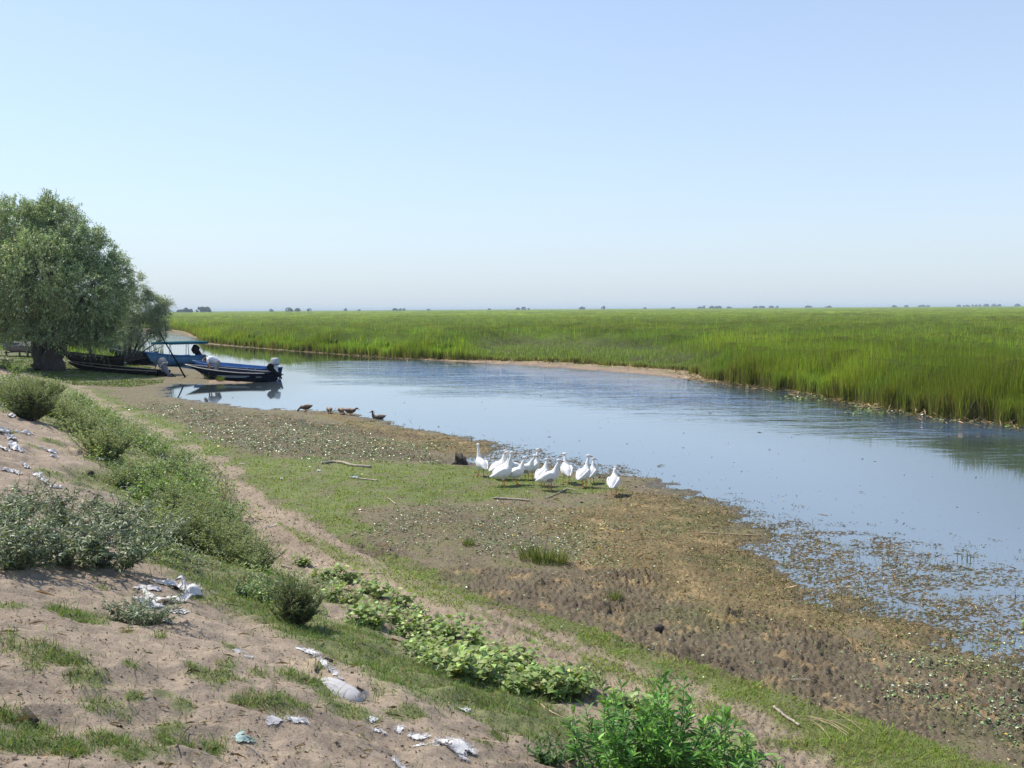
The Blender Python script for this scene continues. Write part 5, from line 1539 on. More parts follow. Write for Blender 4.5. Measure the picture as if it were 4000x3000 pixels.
def goose_mesh(neck=1.0, fwd=0.0, yaw=0.0, down=0.0, soil=0):
    """standing goose, facing +x, feet at z = 0. neck: length factor, yaw: head turn, fwd: neck leaning"""
    hz = 0.44 + 0.40 * neck - 0.17 * down
    hx = 0.245 + 0.05 * fwd + 0.10 * down
    nk = 0.5
    spine = [(-0.35, 0, 0.255), (-0.27, 0, 0.295), (-0.16, 0, 0.335), (-0.02, 0, 0.365), (0.085, 0, 0.42), (0.145, 0, 0.50), (0.175, 0, 0.585),
             (0.20 + 0.03 * fwd, 0, 0.47 + 0.22 * neck), (hx - 0.012, 0, hz - 0.07), (hx + 0.010, 0, hz - 0.012)]
    ra = [0.022, 0.070, 0.128, 0.155, 0.145, 0.108, 0.070, 0.044, 0.034, 0.036]
    rb = [0.012, 0.060, 0.125, 0.160, 0.150, 0.112, 0.074, 0.048, 0.036, 0.036]
    S = smooth_curve(np.column_stack([np.array(spine), ra, rb]), 46)
    parts = [loft(S[:, :3], S[:, 3], S[:, 4], 16)]
    hd = np.array([hx, 0, hz]); c_, s_ = math.cos(yaw), math.sin(yaw)
    fd = np.array([c_, s_, -0.22 - 0.6 * down]); fd /= np.linalg.norm(fd)
    h = [hd - fd * 0.035 + [0, 0, -0.005], hd, hd + fd * 0.035, hd + fd * 0.065]
    parts.append(limb(h, [0.036, 0.042, 0.036, 0.026]))
    bk = [hd + fd * 0.060, hd + fd * 0.090 + [0, 0, -0.005], hd + fd * 0.135 + [0, 0, -0.012]]
    parts.append(limb(bk, [0.023, 0.019, 0.011], 10))
    for sg in (1, -1):
        w = np.array([(0.11, sg * 0.10, 0.455), (0.02, sg * 0.142, 0.425), (-0.13, sg * 0.140, 0.37), (-0.27, sg * 0.078, 0.315), (-0.38, sg * 0.035, 0.27)])
        w = smooth_curve(np.column_stack([w, [0.02, 0.040, 0.038, 0.022, 0.008], [0.04, 0.095, 0.085, 0.040, 0.010]]), 20)
        parts.append(loft(w[:, :3], w[:, 3], w[:, 4], 12))
        lx = 0.02 + 0.03 * sg
        parts.append(limb([(lx - 0.02, sg * 0.065, 0.26), (lx, sg * 0.068, 0.17)], [0.045, 0.020], 8))
        parts.append(limb([(lx, sg * 0.068, 0.18), (lx - 0.012, sg * 0.07, 0.10), (lx, sg * 0.07, 0.018)], [0.014, 0.011, 0.012], 8))
        for da in (-0.5, 0, 0.5):
            parts.append(limb([(lx - 0.01, sg * 0.07, 0.014), (lx + 0.085 * math.cos(da), sg * 0.07 + 0.085 * math.sin(da), 0.009)], [0.010, 0.007], 6))
        web = np.array([[lx, sg * 0.07, 0.014], [lx + 0.075, sg * 0.07 - 0.04, 0.010], [lx + 0.085, sg * 0.07, 0.010], [lx + 0.075, sg * 0.07 + 0.04, 0.010]])
        parts.append((np.vstack([web, web - [0, 0, 0.009]]), [np.array([[0, 1, 2, 3], [4, 7, 6, 5], [0, 4, 5, 1], [1, 5, 6, 2], [2, 6, 7, 3], [3, 7, 4, 0]])]))
    me = blob(parts, 0.0075, 'goose_body')
    me.materials.clear()
    for m_ in (m_goose, m_beak, m_soil): me.materials.append(m_)
    nv = len(me.polygons); cen = np.zeros(nv * 3, np.float32); me.polygons.foreach_get('center', cen); cen = cen.reshape(-1, 3)
    idx = np.zeros(nv, np.int32)
    idx[cen[:, 2] < 0.19] = 1
    along = (cen - hd) @ fd
    idx[(along > 0.066) & (cen[:, 2] > hz - 0.16) & (np.linalg.norm(cen - hd, axis=1) < 0.2)] = 1
    if soil: idx[(np.linalg.norm((cen - np.array([0.02, -0.15, 0.30])) / [1.2, 1, 0.8], axis=1) < 0.085)] = 2
    me.polygons.foreach_set('material_index', idx)
    ev = []
    side = np.array([-s_, c_, 0])
    for sg in (1, -1):
        ev.append(superbox(hd + fd * 0.030 + side * sg * 0.036 + [0, 0, 0.012], (0.013, 0.013, 0.013), 1.0, 8, 6))
    return me, mesh_np('goose_eyes', *merge2(ev), m_eye, None, True)

def crop(X_, Y_): return 1700 + X_ * 0.36166, 1700 + Y_ * 0.36166
# foot (crop px), facing (world dx, dy), neck, fwd, yaw, down, scale, label
GEESE = [((500, 443), (-0.45, 0.9), 1.25, 0, 0.2, 0, 1.0, 0, 'white goose nearest the dark stump, standing tall with its neck stretched straight up'),
         ((690, 470), (0.75, 0.55), 0.95, 0, -0.4, 0, 1.0, 0, 'white goose at the stump side of the tight group, half hidden behind the front one'),
         ((735, 490), (0.9, 0.4), 0.85, 0.2, 0, 0, 0.95, 0, 'white goose mostly hidden, only its neck and orange beak showing behind the tall front one'),
         ((735, 553), (0.9, 0.15), 1.2, 0, -0.2, 0, 1.05, 0, 'large white goose in front of the tight group, long neck upright, tail towards the stump'),
         ((865, 480), (-0.85, -0.1), 1.0, 0, 0.6, 0, 1.0, 0, 'white goose at the back of the group facing the opposite way to its neighbours'),
         ((878, 535), (0.85, 0.2), 0.95, 0.3, -0.3, 0, 0.95, 0, 'smaller white goose with bright orange feet in the second row of the group'),
         ((985, 488), (0.8, -0.3), 0.9, 0.8, 0, 0, 0.95, 1, 'white goose with a dark smudge on its flank, neck leaning forward'),
         ((1060, 473), (0.45, 0.6), 1.05, 0, -0.7, 0, 1.0, 0, 'white goose at the water side with its head turned in profile over the group'),
         ((1160, 548), (0.5, 0.7), 0.85, 0, -0.8, 0, 0.95, 0, 'fluffed white goose tail on to the viewer just behind the muddy bellied one'),
         ((1235, 600), (0.95, -0.05), 0.95, 0.2, 0, 0, 1.05, 1, 'white goose side on in the front row with a mud stained belly'),
         ((1418, 513), (-0.15, 0.9), 0.95, 0, 1.0, 0, 1.0, 0, 'white goose seen from behind with its orange beak pointing back at the flock'),
         ((1608, 563), (0.5, 0.75), 1.0, 0, -0.9, 0, 1.05, 0, 'big white goose seen from behind, in front of a smaller greyish one'),
         ((1690, 520), (0.3, 0.8), 0.95, 0, -0.7, 0, 0.85, 0, 'small greyish white goose partly hidden behind the big one by the water'),
         ((1928, 645), (0.25, 0.9), 1.0, 0, -0.9, 0.7, 1.0, 0, 'white goose standing apart from the flock nearest the point, head bowed')]
for (fx, fy), (dx, dy), nk, fw, yw, dn, s, soil, lab in GEESE:
    px, py = crop(fx, fy)
    p = ground_hit(px, py)
    me, ey = goose_mesh(nk, fw, yw, dn, soil)
    o = link('white_goose', me, None, (p[0], p[1], float(GH(p[0:1], p[1:2])[0]) - 0.004), math.atan2(dy, dx))
    o.scale = (s * 0.76,) * 3
    tag(o, lab, 'goose', 'white geese standing on the flat')
    link('eyes', ey, o)

# ducks
m_duck = simple_mat('brown_plumage', (0.155, 0.105, 0.070), 0.8, 0.55, 22, bump=0.01); m_duckl = simple_mat('pale_buff_plumage', (0.36, 0.27, 0.20), 0.8, 0.3, 15); m_dhead = simple_mat('dark_head', (0.065, 0.055, 0.045), 0.6, 0.3, 15)
def duck_mesh(pose, water=False):
    z0 = 0.0
    if pose == 'up': nk = [(0.13, 0, 0.17), (0.165, 0, 0.23), (0.17, 0, 0.30), (0.18, 0, 0.335)]
    elif pose == 'look': nk = [(0.14, 0, 0.17), (0.185, 0, 0.20), (0.22, 0, 0.23), (0.235, 0, 0.235)]
    else: nk = [(0.14, 0, 0.14), (0.20, 0, 0.11), (0.245, 0, 0.07), (0.26, 0, 0.055)]
    sp = [(-0.24, 0, 0.215), (-0.18, 0, 0.185), (-0.08, 0, 0.155), (0.04, 0, 0.145)] + nk
    ra = [0.015, 0.050, 0.088, 0.092, 0.060, 0.034, 0.026, 0.030]; rb = [0.010, 0.040, 0.080, 0.085, 0.062, 0.036, 0.026, 0.030]
    S = smooth_curve(np.column_stack([np.array(sp), ra, rb]), 36)
    parts = [loft(S[:, :3], S[:, 3], S[:, 4], 14)]
    hd = np.array(nk[-1]); fd = {'up': np.array([1, 0, -0.35]), 'look': np.array([1, 0, -0.35]), 'down': np.array([0.6, 0, -0.9])}[pose]; fd = fd / np.linalg.norm(fd)
    parts.append(limb([hd - fd * 0.01, hd + fd * 0.022, hd + fd * 0.045], [0.030, 0.030, 0.019]))
    parts.append(limb([hd + fd * 0.045, hd + fd * 0.075, hd + fd * 0.100], [0.014, 0.014, 0.011], 8))
    for sg in (1, -1):
        w = smooth_curve(np.array([(0.07, sg * 0.07, 0.175, 0.015, 0.03), (0, sg * 0.09, 0.18, 0.025, 0.055), (-0.10, sg * 0.075, 0.19, 0.02, 0.045), (-0.21, sg * 0.03, 0.215, 0.006, 0.01)]), 14)
        parts.append(loft(w[:, :3], w[:, 3], w[:, 4], 10))
        parts.append(limb([(0.0, sg * 0.04, 0.09), (0.0, sg * 0.045, 0.045), (0.01, sg * 0.045, 0.008)], [0.014, 0.009, 0.009], 6))
        parts.append(limb([(0.0, sg * 0.045, 0.008), (0.05, sg * 0.045, 0.007)], [0.014, 0.018], 6))
    me = blob(parts, 0.006, 'duck_body'); me.materials.clear()
    for m_ in (m_duck, m_duckl, m_dhead, m_beak): me.materials.append(m_)
    nv = len(me.polygons); cen = np.zeros(nv * 3, np.float32); me.polygons.foreach_get('center', cen); cen = cen.reshape(-1, 3)
    idx = np.zeros(nv, np.int32); idx[(cen[:, 2] > 0.185) & (cen[:, 0] < 0.12)] = 1
    idx[np.linalg.norm(cen - hd, axis=1) < 0.062] = 2; idx[((cen - hd) @ fd > 0.055) & (np.linalg.norm(cen - hd, axis=1) < 0.13)] = 3; idx[cen[:, 2] < 0.05] = np.where(np.linalg.norm(cen[cen[:, 2] < 0.05] - hd, axis=1) < 0.13, idx[cen[:, 2] < 0.05], 3)
    me.polygons.foreach_set('material_index', idx)
    return me
DUCKS = [((1195, 1610), (-1, 0.1), 'down', 1.45, 0.02, 'brown duck grazing head down at the waterline, the one nearest the boats'), ((1287, 1615), (0.3, -0.9), 'down', 1.3, 0.0, 'buff duck facing the viewer head down, second after the grazing one by the boats'),
         ((1333, 1618), (0.5, -0.8), 'down', 1.35, 0.0, 'pale backed duck feeding in the mud, in the middle of five'), ((1368, 1622), (0.95, -0.2), 'look', 1.4, 0.0, 'brown duck looking out over the water beside the feeding ones'),
         ((1478, 1637), (-1, 0.0), 'up', 1.5, -0.12, 'dark brown duck wading alone with its head up and its reflection below')]
for (px, py), (dx, dy), pose, s, dz, lab in DUCKS:
    p = ground_hit(px, py)
    o = link('brown_duck', duck_mesh(pose), None, (p[0], p[1], max(float(GH(p[0:1], p[1:2])[0]), -0.02) + dz), math.atan2(dy, dx)); o.scale = (s * 0.8,) * 3
    tag(o, lab, 'duck', 'brown ducks feeding at the waterline')

# ------------------------------------------------------------------ the man
m_skin = simple_mat('skin', (0.42, 0.22, 0.14), 0.55, 0.12, 12); m_shirt = simple_mat('white_cotton', (0.74, 0.73, 0.76), 0.85, 0.08, 8, bump=0.02)
m_short = simple_mat('beige_shorts', (0.40, 0.37, 0.33), 0.85, 0.3, 14, bump=0.01); m_hair = simple_mat('dark_hair', (0.035, 0.022, 0.014), 0.7, 0.3, 30)
def man():
    S_, H_ = (0.50, 1.115), (0.0, 0.90)       # shoulder x,z and hip x,z ; facing +x
    b = [limb([(0.0, 0.0, 0.90), (0.10, 0, 1.03), (0.28, 0, 1.13), (0.46, 0, 1.13)], [0.145, 0.145, 0.155, 0.135], 16)]
    b.append(limb([(0.44, -0.17, 1.115), (0.48, 0, 1.14), (0.44, 0.17, 1.115)], [0.065, 0.08, 0.065]))
    b.append(limb([(0.50, 0, 1.13), (0.60, 0, 1.12), (0.64, 0, 1.10)], [0.065, 0.058, 0.06]))
    b.append(limb([(0.655, 0, 1.14), (0.70, 0, 1.085), (0.715, 0, 1.02)], [0.085, 0.098, 0.072], 16))   # skull tipped down to jaw
    b.append(limb([(0.785, 0, 1.07), (0.805, 0, 1.045)], [0.014, 0.018], 8))                             # nose
    b.append(limb([(0.765, -0.02, 0.995), (0.765, 0.02, 0.995)], [0.014, 0.014], 8))                      # mouth
    for sg in (1, -1):
        b.append(limb([(0.675, sg * 0.092, 1.085), (0.665, sg * 0.098, 1.055)], [0.020, 0.014], 8))       # ear
        sh = (0.45, sg * 0.19, 1.10)
        el = (0.42, sg * 0.22, 0.82); wr = (0.46, sg * 0.15, 0.60)
        b.append(limb([sh, ((sh[0] + el[0]) / 2, sg * 0.215, 0.96), el, ((el[0] + wr[0]) / 2, sg * 0.19, 0.72), wr], [0.058, 0.050, 0.040, 0.040, 0.026]))
        b.append(limb([wr, (0.468, sg * 0.145, 0.545), (0.475, sg * 0.14, 0.515)], [0.026, 0.034, 0.034]))   # palm
        for k, (dy, ln) in enumerate(((-0.027, 0.062), (-0.009, 0.075), (0.009, 0.070), (0.027, 0.052))):
            y = sg * 0.14 + dy
            b.append(limb([(0.476, y, 0.51), (0.482, y, 0.51 - ln * 0.55), (0.462, y, 0.51 - ln)], [0.0095, 0.009, 0.008], 8))
        b.append(limb([(0.470, sg * 0.115, 0.555), (0.495, sg * 0.098, 0.525), (0.505, sg * 0.10, 0.495)], [0.012, 0.010, 0.009], 8))
        b.append(limb([(0.0, sg * 0.085, 0.88), (0.05, sg * 0.10, 0.68), (0.09, sg * 0.11, 0.50), (0.05, sg * 0.115, 0.34), (0.0, sg * 0.12, 0.10)], [0.100, 0.082, 0.058, 0.060, 0.038]))
        b.append(limb([(-0.03, sg * 0.12, 0.045), (0.08, sg * 0.125, 0.035), (0.19, sg * 0.135, 0.028)], [0.040, 0.038, 0.026]))
    body = blob(b, 0.0075, 'person_body'); body.materials.clear(); body.materials.append(m_skin)
    s = [limb([(0.02, 0.0, 0.97), (0.12, 0, 1.06), (0.28, 0, 1.15), (0.46, 0, 1.145)], [0.165, 0.172, 0.178, 0.150], 18), limb([(0.10, 0, 0.98), (0.26, 0, 1.02), (0.40, 0, 1.05)], [0.11, 0.15, 0.12], 16),
         limb([(0.44, -0.18, 1.115), (0.48, 0, 1.14), (0.44, 0.18, 1.115)], [0.080, 0.095, 0.080])]
    for sg in (1, -1): s.append(limb([(0.45, sg * 0.19, 1.10), (0.435, sg * 0.215, 0.95)], [0.075, 0.072]))
    shirt = blob(s, 0.010, 'shirt'); shirt.materials.clear(); shirt.materials.append(m_shirt)
    s = [limb([(-0.02, 0, 0.93), (0.06, 0, 0.97)], [0.170, 0.160], 16)]
    for sg in (1, -1): s.append(limb([(-0.005, sg * 0.085, 0.88), (0.05, sg * 0.10, 0.68), (0.075, sg * 0.105, 0.58)], [0.128, 0.115, 0.105]))
    shorts = blob(s, 0.010, 'shorts'); shorts.materials.clear(); shorts.materials.append(m_short)
    hair = blob([limb([(0.640, 0, 1.165), (0.70, 0, 1.125), (0.735, 0, 1.12)], [0.088, 0.098, 0.070], 16), limb([(0.64, 0, 1.12), (0.655, 0, 1.10)], [0.085, 0.08], 12)], 0.008, 'hair'); hair.materials.clear(); hair.materials.append(m_hair)
    return body, shirt, shorts, hair
body, shirt, shorts, hair = man()
hp = G(838, 1487, 0.0)
dn = np.array(NAVY.matrix_world.translation) if False else None
o = link('person', body, None, (hp[0] + 0.02, hp[1] + 0.55, 0.03), math.pi + 0.05)
o.scale = (1.04,) * 3
tag(o, 'man in white t-shirt and pale shorts bending forward inside the navy boat', 'person')
link('shirt', shirt, o); link('shorts', shorts, o); link('hair', hair, o)

# ================================================================== SCRAPS, SACKS, DRIFTWOOD
M_SACK = simple_mat('white_woven_plastic', (0.72, 0.70, 0.69), 0.6, 0.25, 9, bump=0.003, spec=0.3)
M_SACKG = simple_mat('greenish_plastic', (0.42, 0.55, 0.50), 0.5, 0.3, 10); M_SACKD = simple_mat('dusty_shaded_sack', (0.52, 0.50, 0.50), 0.7, 0.18, 14, bump=0.0015)  # greyer sack copy: dusty pieces, and shade painted into the shaded folds
def scrap_mesh(w, seed, fray=60, aspect=0.6, lift=0.25, n=22):
    r2 = np.random.default_rng(seed)
    u, v = np.meshgrid(np.linspace(-1, 1, n), np.linspace(-1, 1, n), indexing='ij')
    x = u * w / 2; y = v * w / 2 * aspect
    x = x + 0.18 * w * vnoise(u, v, 0.9, seed % 50); y = y + 0.16 * w * vnoise(u, v, 0.8, seed % 50 + 1)
    fold = np.abs(vnoise(u * 1.3 + v * 0.8, v * 0.9, 0.9, seed % 50 + 2)) + 0.22 * np.abs(vnoise(u, v, 0.35, seed % 50 + 3))
    z = 0.006 + w * lift * 0.55 * fold * (1 - 0.5 * np.maximum(np.abs(u), np.abs(v)) ** 2)
    V = np.stack([x, y, z], -1).reshape(-1, 3)
    i, j = np.meshgrid(np.arange(n - 1), np.arange(n - 1), indexing='ij'); a = (i * n + j).ravel()
    F = np.stack([a, a + n, a + n + 1, a + 1], 1)
    cu, cv = u.ravel()[F].mean(1), v.ravel()[F].mean(1)
    shape = np.hypot(cu, cv) + 0.75 * vnoise(cu, cv, 0.5, seed % 50 + 5)
    F = F[shape < 0.95]
    parts = [(V, [F])]
    if fray:
        used = np.unique(F); cnt = np.bincount(F.ravel(), minlength=len(V)); ed = used[cnt[used] < 4]
        ids = r2.choice(ed, fray)
        b = V[ids] + r2.normal(0, 0.004, (fray, 3)); d = V[ids] * np.array([1, 1, 0]); d /= np.linalg.norm(d, axis=1, keepdims=True) + 1e-6
        d = d * 0.7 + r2.normal(0, 0.5, (fray, 3)) + [0, 0, 0.45]; d /= np.linalg.norm(d, axis=1, keepdims=True)
        ln = r2.uniform(0.010, 0.045, fray) * (w / 0.4) ** 0.4
        sd = np.cross(d, [0, 0, 1.0]); sd /= np.linalg.norm(sd, axis=1, keepdims=True) + 1e-6
        Vv = np.stack([b - sd * 0.0022, b + sd * 0.0022, b + d * ln[:, None]], 1).reshape(-1, 3)
        parts.append((Vv, [np.arange(fray * 3).reshape(-1, 3)]))
    return merge2(parts)

def scrap(px, py, wpx, seed, lab, mat=None, fray=60, aspect=0.6, lift=0.22, rz=None, name='plastic_scrap', grp='white sacking scraps on the bank', cat='scrap'):
    p = ground_hit(px, py)
    w = wpx * np.hypot(p[0], p[1]) / FPX * 1.05
    V, F_ = scrap_mesh(w, seed, fray, aspect, lift)
    # lie along the slope of the ground
    a = rng.uniform(0, 6.28) if rz is None else rz
    c_, s_ = math.cos(a), math.sin(a)
    V = V.copy(); X_, Y_ = V[:, 0] * c_ - V[:, 1] * s_, V[:, 0] * s_ + V[:, 1] * c_
    zg = GH(p[0] + X_, p[1] + Y_)
    V = np.stack([X_, Y_, V[:, 2] + zg - p[2]], 1)
    o = link(name, mesh_np(name, V, F_, mat or M_SACK, None, True), None, tuple(p))
    tag(o, lab, cat, grp)
    return o
SC = [(12, 1690, 90, 'large white scrap high on the bank cut by the frame edge'), (45, 1712, 60, 'white scrap trailing downhill from the large one at the frame edge'), (105, 1700, 70, 'white scrap with a dark stain beside the bare stemmed wormwood'), (60, 1748, 70, 'white twisted scrap below the grass clump at the frame edge'),
      (78, 1760, 40, 'end of the twisted white scrap lying on bare sand'), (15, 1755, 45, 'dull white scrap at the very edge of the frame'), (195, 1768, 60, 'thin white scrap strewn with twigs in the middle of the sandy bank'), (210, 1785, 40, 'small frayed scrap just below the twiggy one'),
      (400, 1797, 45, 'white scrap at the foot of the largest rounded wormwood'), (65, 1845, 40, 'pale scrap at the back of the big weed patch'), (102, 1822, 50, 'curled white scrap standing on its edge'), (155, 1865, 75, 'large folded white scrap behind the big weed patch'), (170, 1880, 40, 'folded scrap end beside the dark stain'),
      (30, 1840, 40, 'square white scrap lying by the weeds at the frame edge'), (220, 1905, 45, 'thin white scrap among the tops of the grey weeds'), (515, 1907, 55, 'white crumpled scrap in the bright grass above the weed patch'), (45, 1625, 45, 'white scrap between two wormwood bushes high on the bank'), (60, 1615, 25, 'small round white scrap high on the bank'),
      (20, 1572, 40, 'small white scrap on the sand at the top of the bank'), (30, 1560, 30, 'uppermost white scrap at the foot of a wormwood'), (10, 1590, 30, 'pale scrap at the frame edge near the top of the bank'), (75, 1625, 30, 'greyish scrap leaning on a tuft high on the bank')]
for i, (px, py, w, lab) in enumerate(SC): scrap(px, py, w * 0.9, 100 + i * 7, lab, fray=24, lift=0.65, aspect=0.5)
# the torn heap
scrap(700, 2305, 185, 301, 'big bright torn sack with a frayed edge on top of the heap', fray=260, aspect=0.62, lift=0.60, rz=-0.5, name='torn_sack', cat='sack', grp='torn white sacks in the heap')
scrap(650, 2355, 170, 302, 'long white folded sack draped across the middle of the heap', fray=160, aspect=0.5, lift=0.60, rz=0.1, name='torn_sack', cat='sack', grp='torn white sacks in the heap')
scrap(590, 2370, 115, 303, 'shaded white sack at the lower side of the heap by the small weed', fray=60, aspect=0.6, lift=0.6, rz=0.9, name='torn_sack', cat='sack', grp='torn white sacks in the heap')
scrap(540, 2340, 50, 304, 'small bright sack end beside the drooping weeds', fray=30, name='torn_sack', cat='sack', grp='torn white sacks in the heap')
scrap(680, 2395, 115, 305, 'grey shaded sack under the fold of the long one', M_SACKD, fray=90, aspect=0.7, lift=0.3, name='torn_sack', cat='sack', grp='torn white sacks in the heap')
scrap(585, 2300, 95, 306, 'dark shaded sack fold at the uphill end of the heap', M_SACKD, fray=30, name='torn_sack', cat='sack', grp='torn white sacks in the heap')
scrap(655, 2430, 70, 307, 'frayed strip running down from the heap towards the hollow', fray=120, aspect=0.3, rz=-0.8, name='torn_sack', cat='sack', grp='torn white sacks in the heap')
scrap(935, 2548, 50, 310, 'dusty scrap poking out of the sand between small tufts', M_SACKD, fray=20)
scrap(975, 2570, 45, 311, 'second dusty scrap just downhill of its twin', M_SACKD, fray=25)
scrap(1205, 2545, 80, 312, 'white frayed top of the long buried sack strip', fray=240, aspect=0.5, lift=0.2)
scrap(1270, 2600, 110, 313, 'long frayed strip edge half buried above the stuffed sack', fray=300, aspect=0.16, lift=0.12, rz=-0.95)
scrap(1320, 2640, 70, 314, 'frayed end of the strip reaching down to the stuffed sack', fray=240, aspect=0.2, lift=0.15, rz=-0.95)
scrap(1070, 2810, 90, 315, 'grey blue buried sack showing under grass', M_SACKD, fray=60, aspect=0.6, lift=0.15)
scrap(1160, 2815, 75, 316, 'frayed white fibres beside the grey blue buried sack', fray=260, aspect=0.4)
scrap(955, 2885, 75, 317, 'pale greenish plastic scrap crumpled on the sand', M_SACKG, fray=20, lift=0.35)
scrap(1455, 2812, 40, 318, 'small white scrap below the grassy tuft', fray=30)
scrap(1480, 2860, 50, 319, 'thin frayed scrap on the sand between two others', fray=80, aspect=0.3)
scrap(1560, 2850, 45, 320, 'curled frayed scrap next to the larger torn piece', fray=80)
scrap(1635, 2880, 80, 321, 'white frayed scrap lying uphill of the biggest torn piece', fray=140, aspect=0.4)
scrap(1640, 2915, 50, 322, 'small frayed scrap touching the sand below its neighbour', fray=90)
scrap(1805, 2772, 60, 323, 'white knotted scrap beside a brown stick on the grass edge', M_SACK, fray=120)
scrap(1770, 2910, 170, 324, 'biggest torn white sack at the bottom of the picture with raised frayed edges', fray=420, aspect=0.5, lift=0.25, rz=0.2, name='torn_sack', cat='sack')
scrap(1800, 2950, 90, 325, 'grey shaded lower flap of the biggest torn sack', M_SACKD, fray=120, name='torn_sack', cat='sack')
scrap(1555, 2985, 60, 326, 'frayed scrap at the very bottom of the picture', fray=120)
scrap(1050, 2052, 50, 327, 'white rag lying on the dirt track by the green strip', M_SACKD, fray=0, aspect=0.4)
scrap(943, 1813, 25, 328, 'pinkish rag on the grass beside the track', simple_mat('pink_rag', (0.55, 0.42, 0.40), 0.8), fray=0, grp='litter on the green flat')
scrap(1245, 1840, 20, 329, 'round white lump of litter on the green flat', fray=0, lift=0.5, aspect=0.8, grp='litter on the green flat')
scrap(1388, 1866, 34, 330, 'blue and beige plastic wrapper on the green flat', simple_mat('blue_wrapper', (0.22, 0.42, 0.60), 0.4, 0.5, 30), fray=0, lift=0.4, grp='litter on the green flat')
scrap(1243, 1866, 14, 331, 'tiny white scrap near the round lump of litter', fray=0, grp='litter on the green flat')
scrap(1100, 1870, 16, 332, 'tiny pale scrap on the grass between track and driftwood', fray=0, grp='litter on the green flat')
scrap(862, 1803, 14, 333, 'tiny pale scrap where the track leaves the weeds', fray=0, grp='litter on the green flat')
scrap(490, 1592, 14, 334, 'white scrap on the mud in the willow shade edge', fray=0, grp='litter on the green flat')
scrap(3490, 2228, 26, 335, 'white pinkish bit of litter floating among the algae', simple_mat('pale_litter', (0.75, 0.62, 0.66), 0.5), fray=0, aspect=0.4, lift=0.4, grp='litter on the green flat')

# stuffed sack half sunk in the slope
u = np.linspace(-1, 1, 40); v = np.linspace(0, 2 * np.pi, 30, endpoint=False)
U, Vv = np.meshgrid(u, v, indexing='ij'); rr2 = np.maximum(1 - np.abs(U) ** 3.2, 0) ** 0.5
rip2 = 1 + 0.03 * vnoise(U * 2, Vv, 0.5, 3) - 0.05 * np.exp(-((Vv - 4.2) / 0.12) ** 2)
Xs = np.stack([U * 0.23, np.cos(Vv) * rr2 * 0.115 * rip2, np.sin(Vv) * rr2 * 0.085 * rip2 - 0.02], -1).reshape(-1, 3)
i, j = np.meshgrid(np.arange(39), np.arange(30), indexing='ij'); a = (i * 30 + j).ravel(); bq = (i * 30 + (j + 1) % 30).ravel()
FS = np.stack([a, bq, bq + 30, a + 30], 1)
p = ground_hit(1330, 2700)
o = link('stuffed_sack', mesh_np('stuffed_sack', Xs, FS, M_SACKD, None, True), None, (p[0], p[1], p[2] + 0.0)); o.scale = (0.9, 0.9, 0.9); o.rotation_euler = (R(0), R(14), R(-28))
tag(o, 'plump grey white stuffed sack half sunk in the slope with a frayed edge', 'sack')
r2 = np.random.default_rng(5); nf = 260
aa = r2.uniform(-0.4, 2.2, nf); b = np.stack([np.full(nf, 0.205) + r2.normal(0, 0.006, nf), np.cos(aa) * 0.075, np.sin(aa) * 0.065], 1)
d = np.stack([r2.uniform(0.3, 1, nf), np.cos(aa) * 0.8, np.sin(aa) * 0.9], 1) + r2.normal(0, 0.3, (nf, 3)); d /= np.linalg.norm(d, axis=1, keepdims=True)
ln = r2.uniform(0.02, 0.06, nf); sd_ = np.cross(d, [0, 1.0, 0.2])
Vv = np.stack([b - sd_ * 0.0022, b + sd_ * 0.0022, b + d * ln[:, None]], 1).reshape(-1, 3)
link('frayed_edge', mesh_np('frayed_edge', Vv, [np.arange(nf * 3).reshape(-1, 3)], M_SACK), o)

# sticks, driftwood and stones
M_DRIFT = simple_mat('bleached_wood', (0.46, 0.39, 0.31), 0.8, 0.35, 12, bump=0.01); M_DARKW = simple_mat('dark_wet_wood', (0.065, 0.05, 0.04), 0.85, 0.4, 10, bump=0.02); M_CANE = simple_mat('dry_cane', (0.52, 0.40, 0.24), 0.7, 0.2, 10)
def stick(pts, r0, r1, lab, mat=M_DRIFT, cat='stick', name='stick', lift=0.01, grp=None):
    P_ = np.array([ground_hit(px, py) for px, py in pts]); P_[:, 2] = [max(float(GH(q[0:1], q[1:2])[0]), 0.0) + lift for q in P_]
    b = P_[0].copy(); r0, r1 = r0 * 0.62, r1 * 0.62
    S = smooth_curve(P_ - b, 5 * len(pts) + 4); S[:, 2] += r0 * 0.8
    S = S + rng.normal(0, r0 * 0.15, S.shape)
    V, F_ = tube(S, np.linspace(r0, r1, len(S)) * rng.uniform(0.85, 1.15, len(S)), 8)
    o = link(name, mesh_np(name, V, F_, mat, None, True), None, tuple(b)); tag(o, lab, cat, grp); return o
stick([(1256, 1814), (1300, 1808), (1340, 1812), (1380, 1822), (1450, 1828)], 0.045, 0.06, 'long pale wavy driftwood branch at the top of the green flat', cat='driftwood', name='driftwood')
stick([(1365, 1868), (1410, 1874), (1475, 1880)], 0.025, 0.03, 'bent grey stick beside the blue wrapper')
stick([(1925, 1950), (1990, 1953), (2070, 1960)], 0.032, 0.028, 'straight grey stick lying flat in front of the flock')
stick([(2122, 1953), (2160, 1938), (2215, 1912)], 0.016, 0.026, 'slanting bleached branch at the feet of the flock'); stick([(2215, 1912), (2250, 1920)], 0.024, 0.012, 'short end of branch meeting the slanting bleached one')
stick([(1515, 1949), (1545, 1972)], 0.018, 0.02, 'short orange tinted stick on the mud edge')
stick([(1155, 1972), (1190, 1975)], 0.012, 0.012, 'tiny pale stick on the green flat')
stick([(2738, 2082), (2850, 2088), (2970, 2095)], 0.016, 0.012, 'long straight dry cane lying on the algae', M_CANE, 'cane', 'dry_cane')
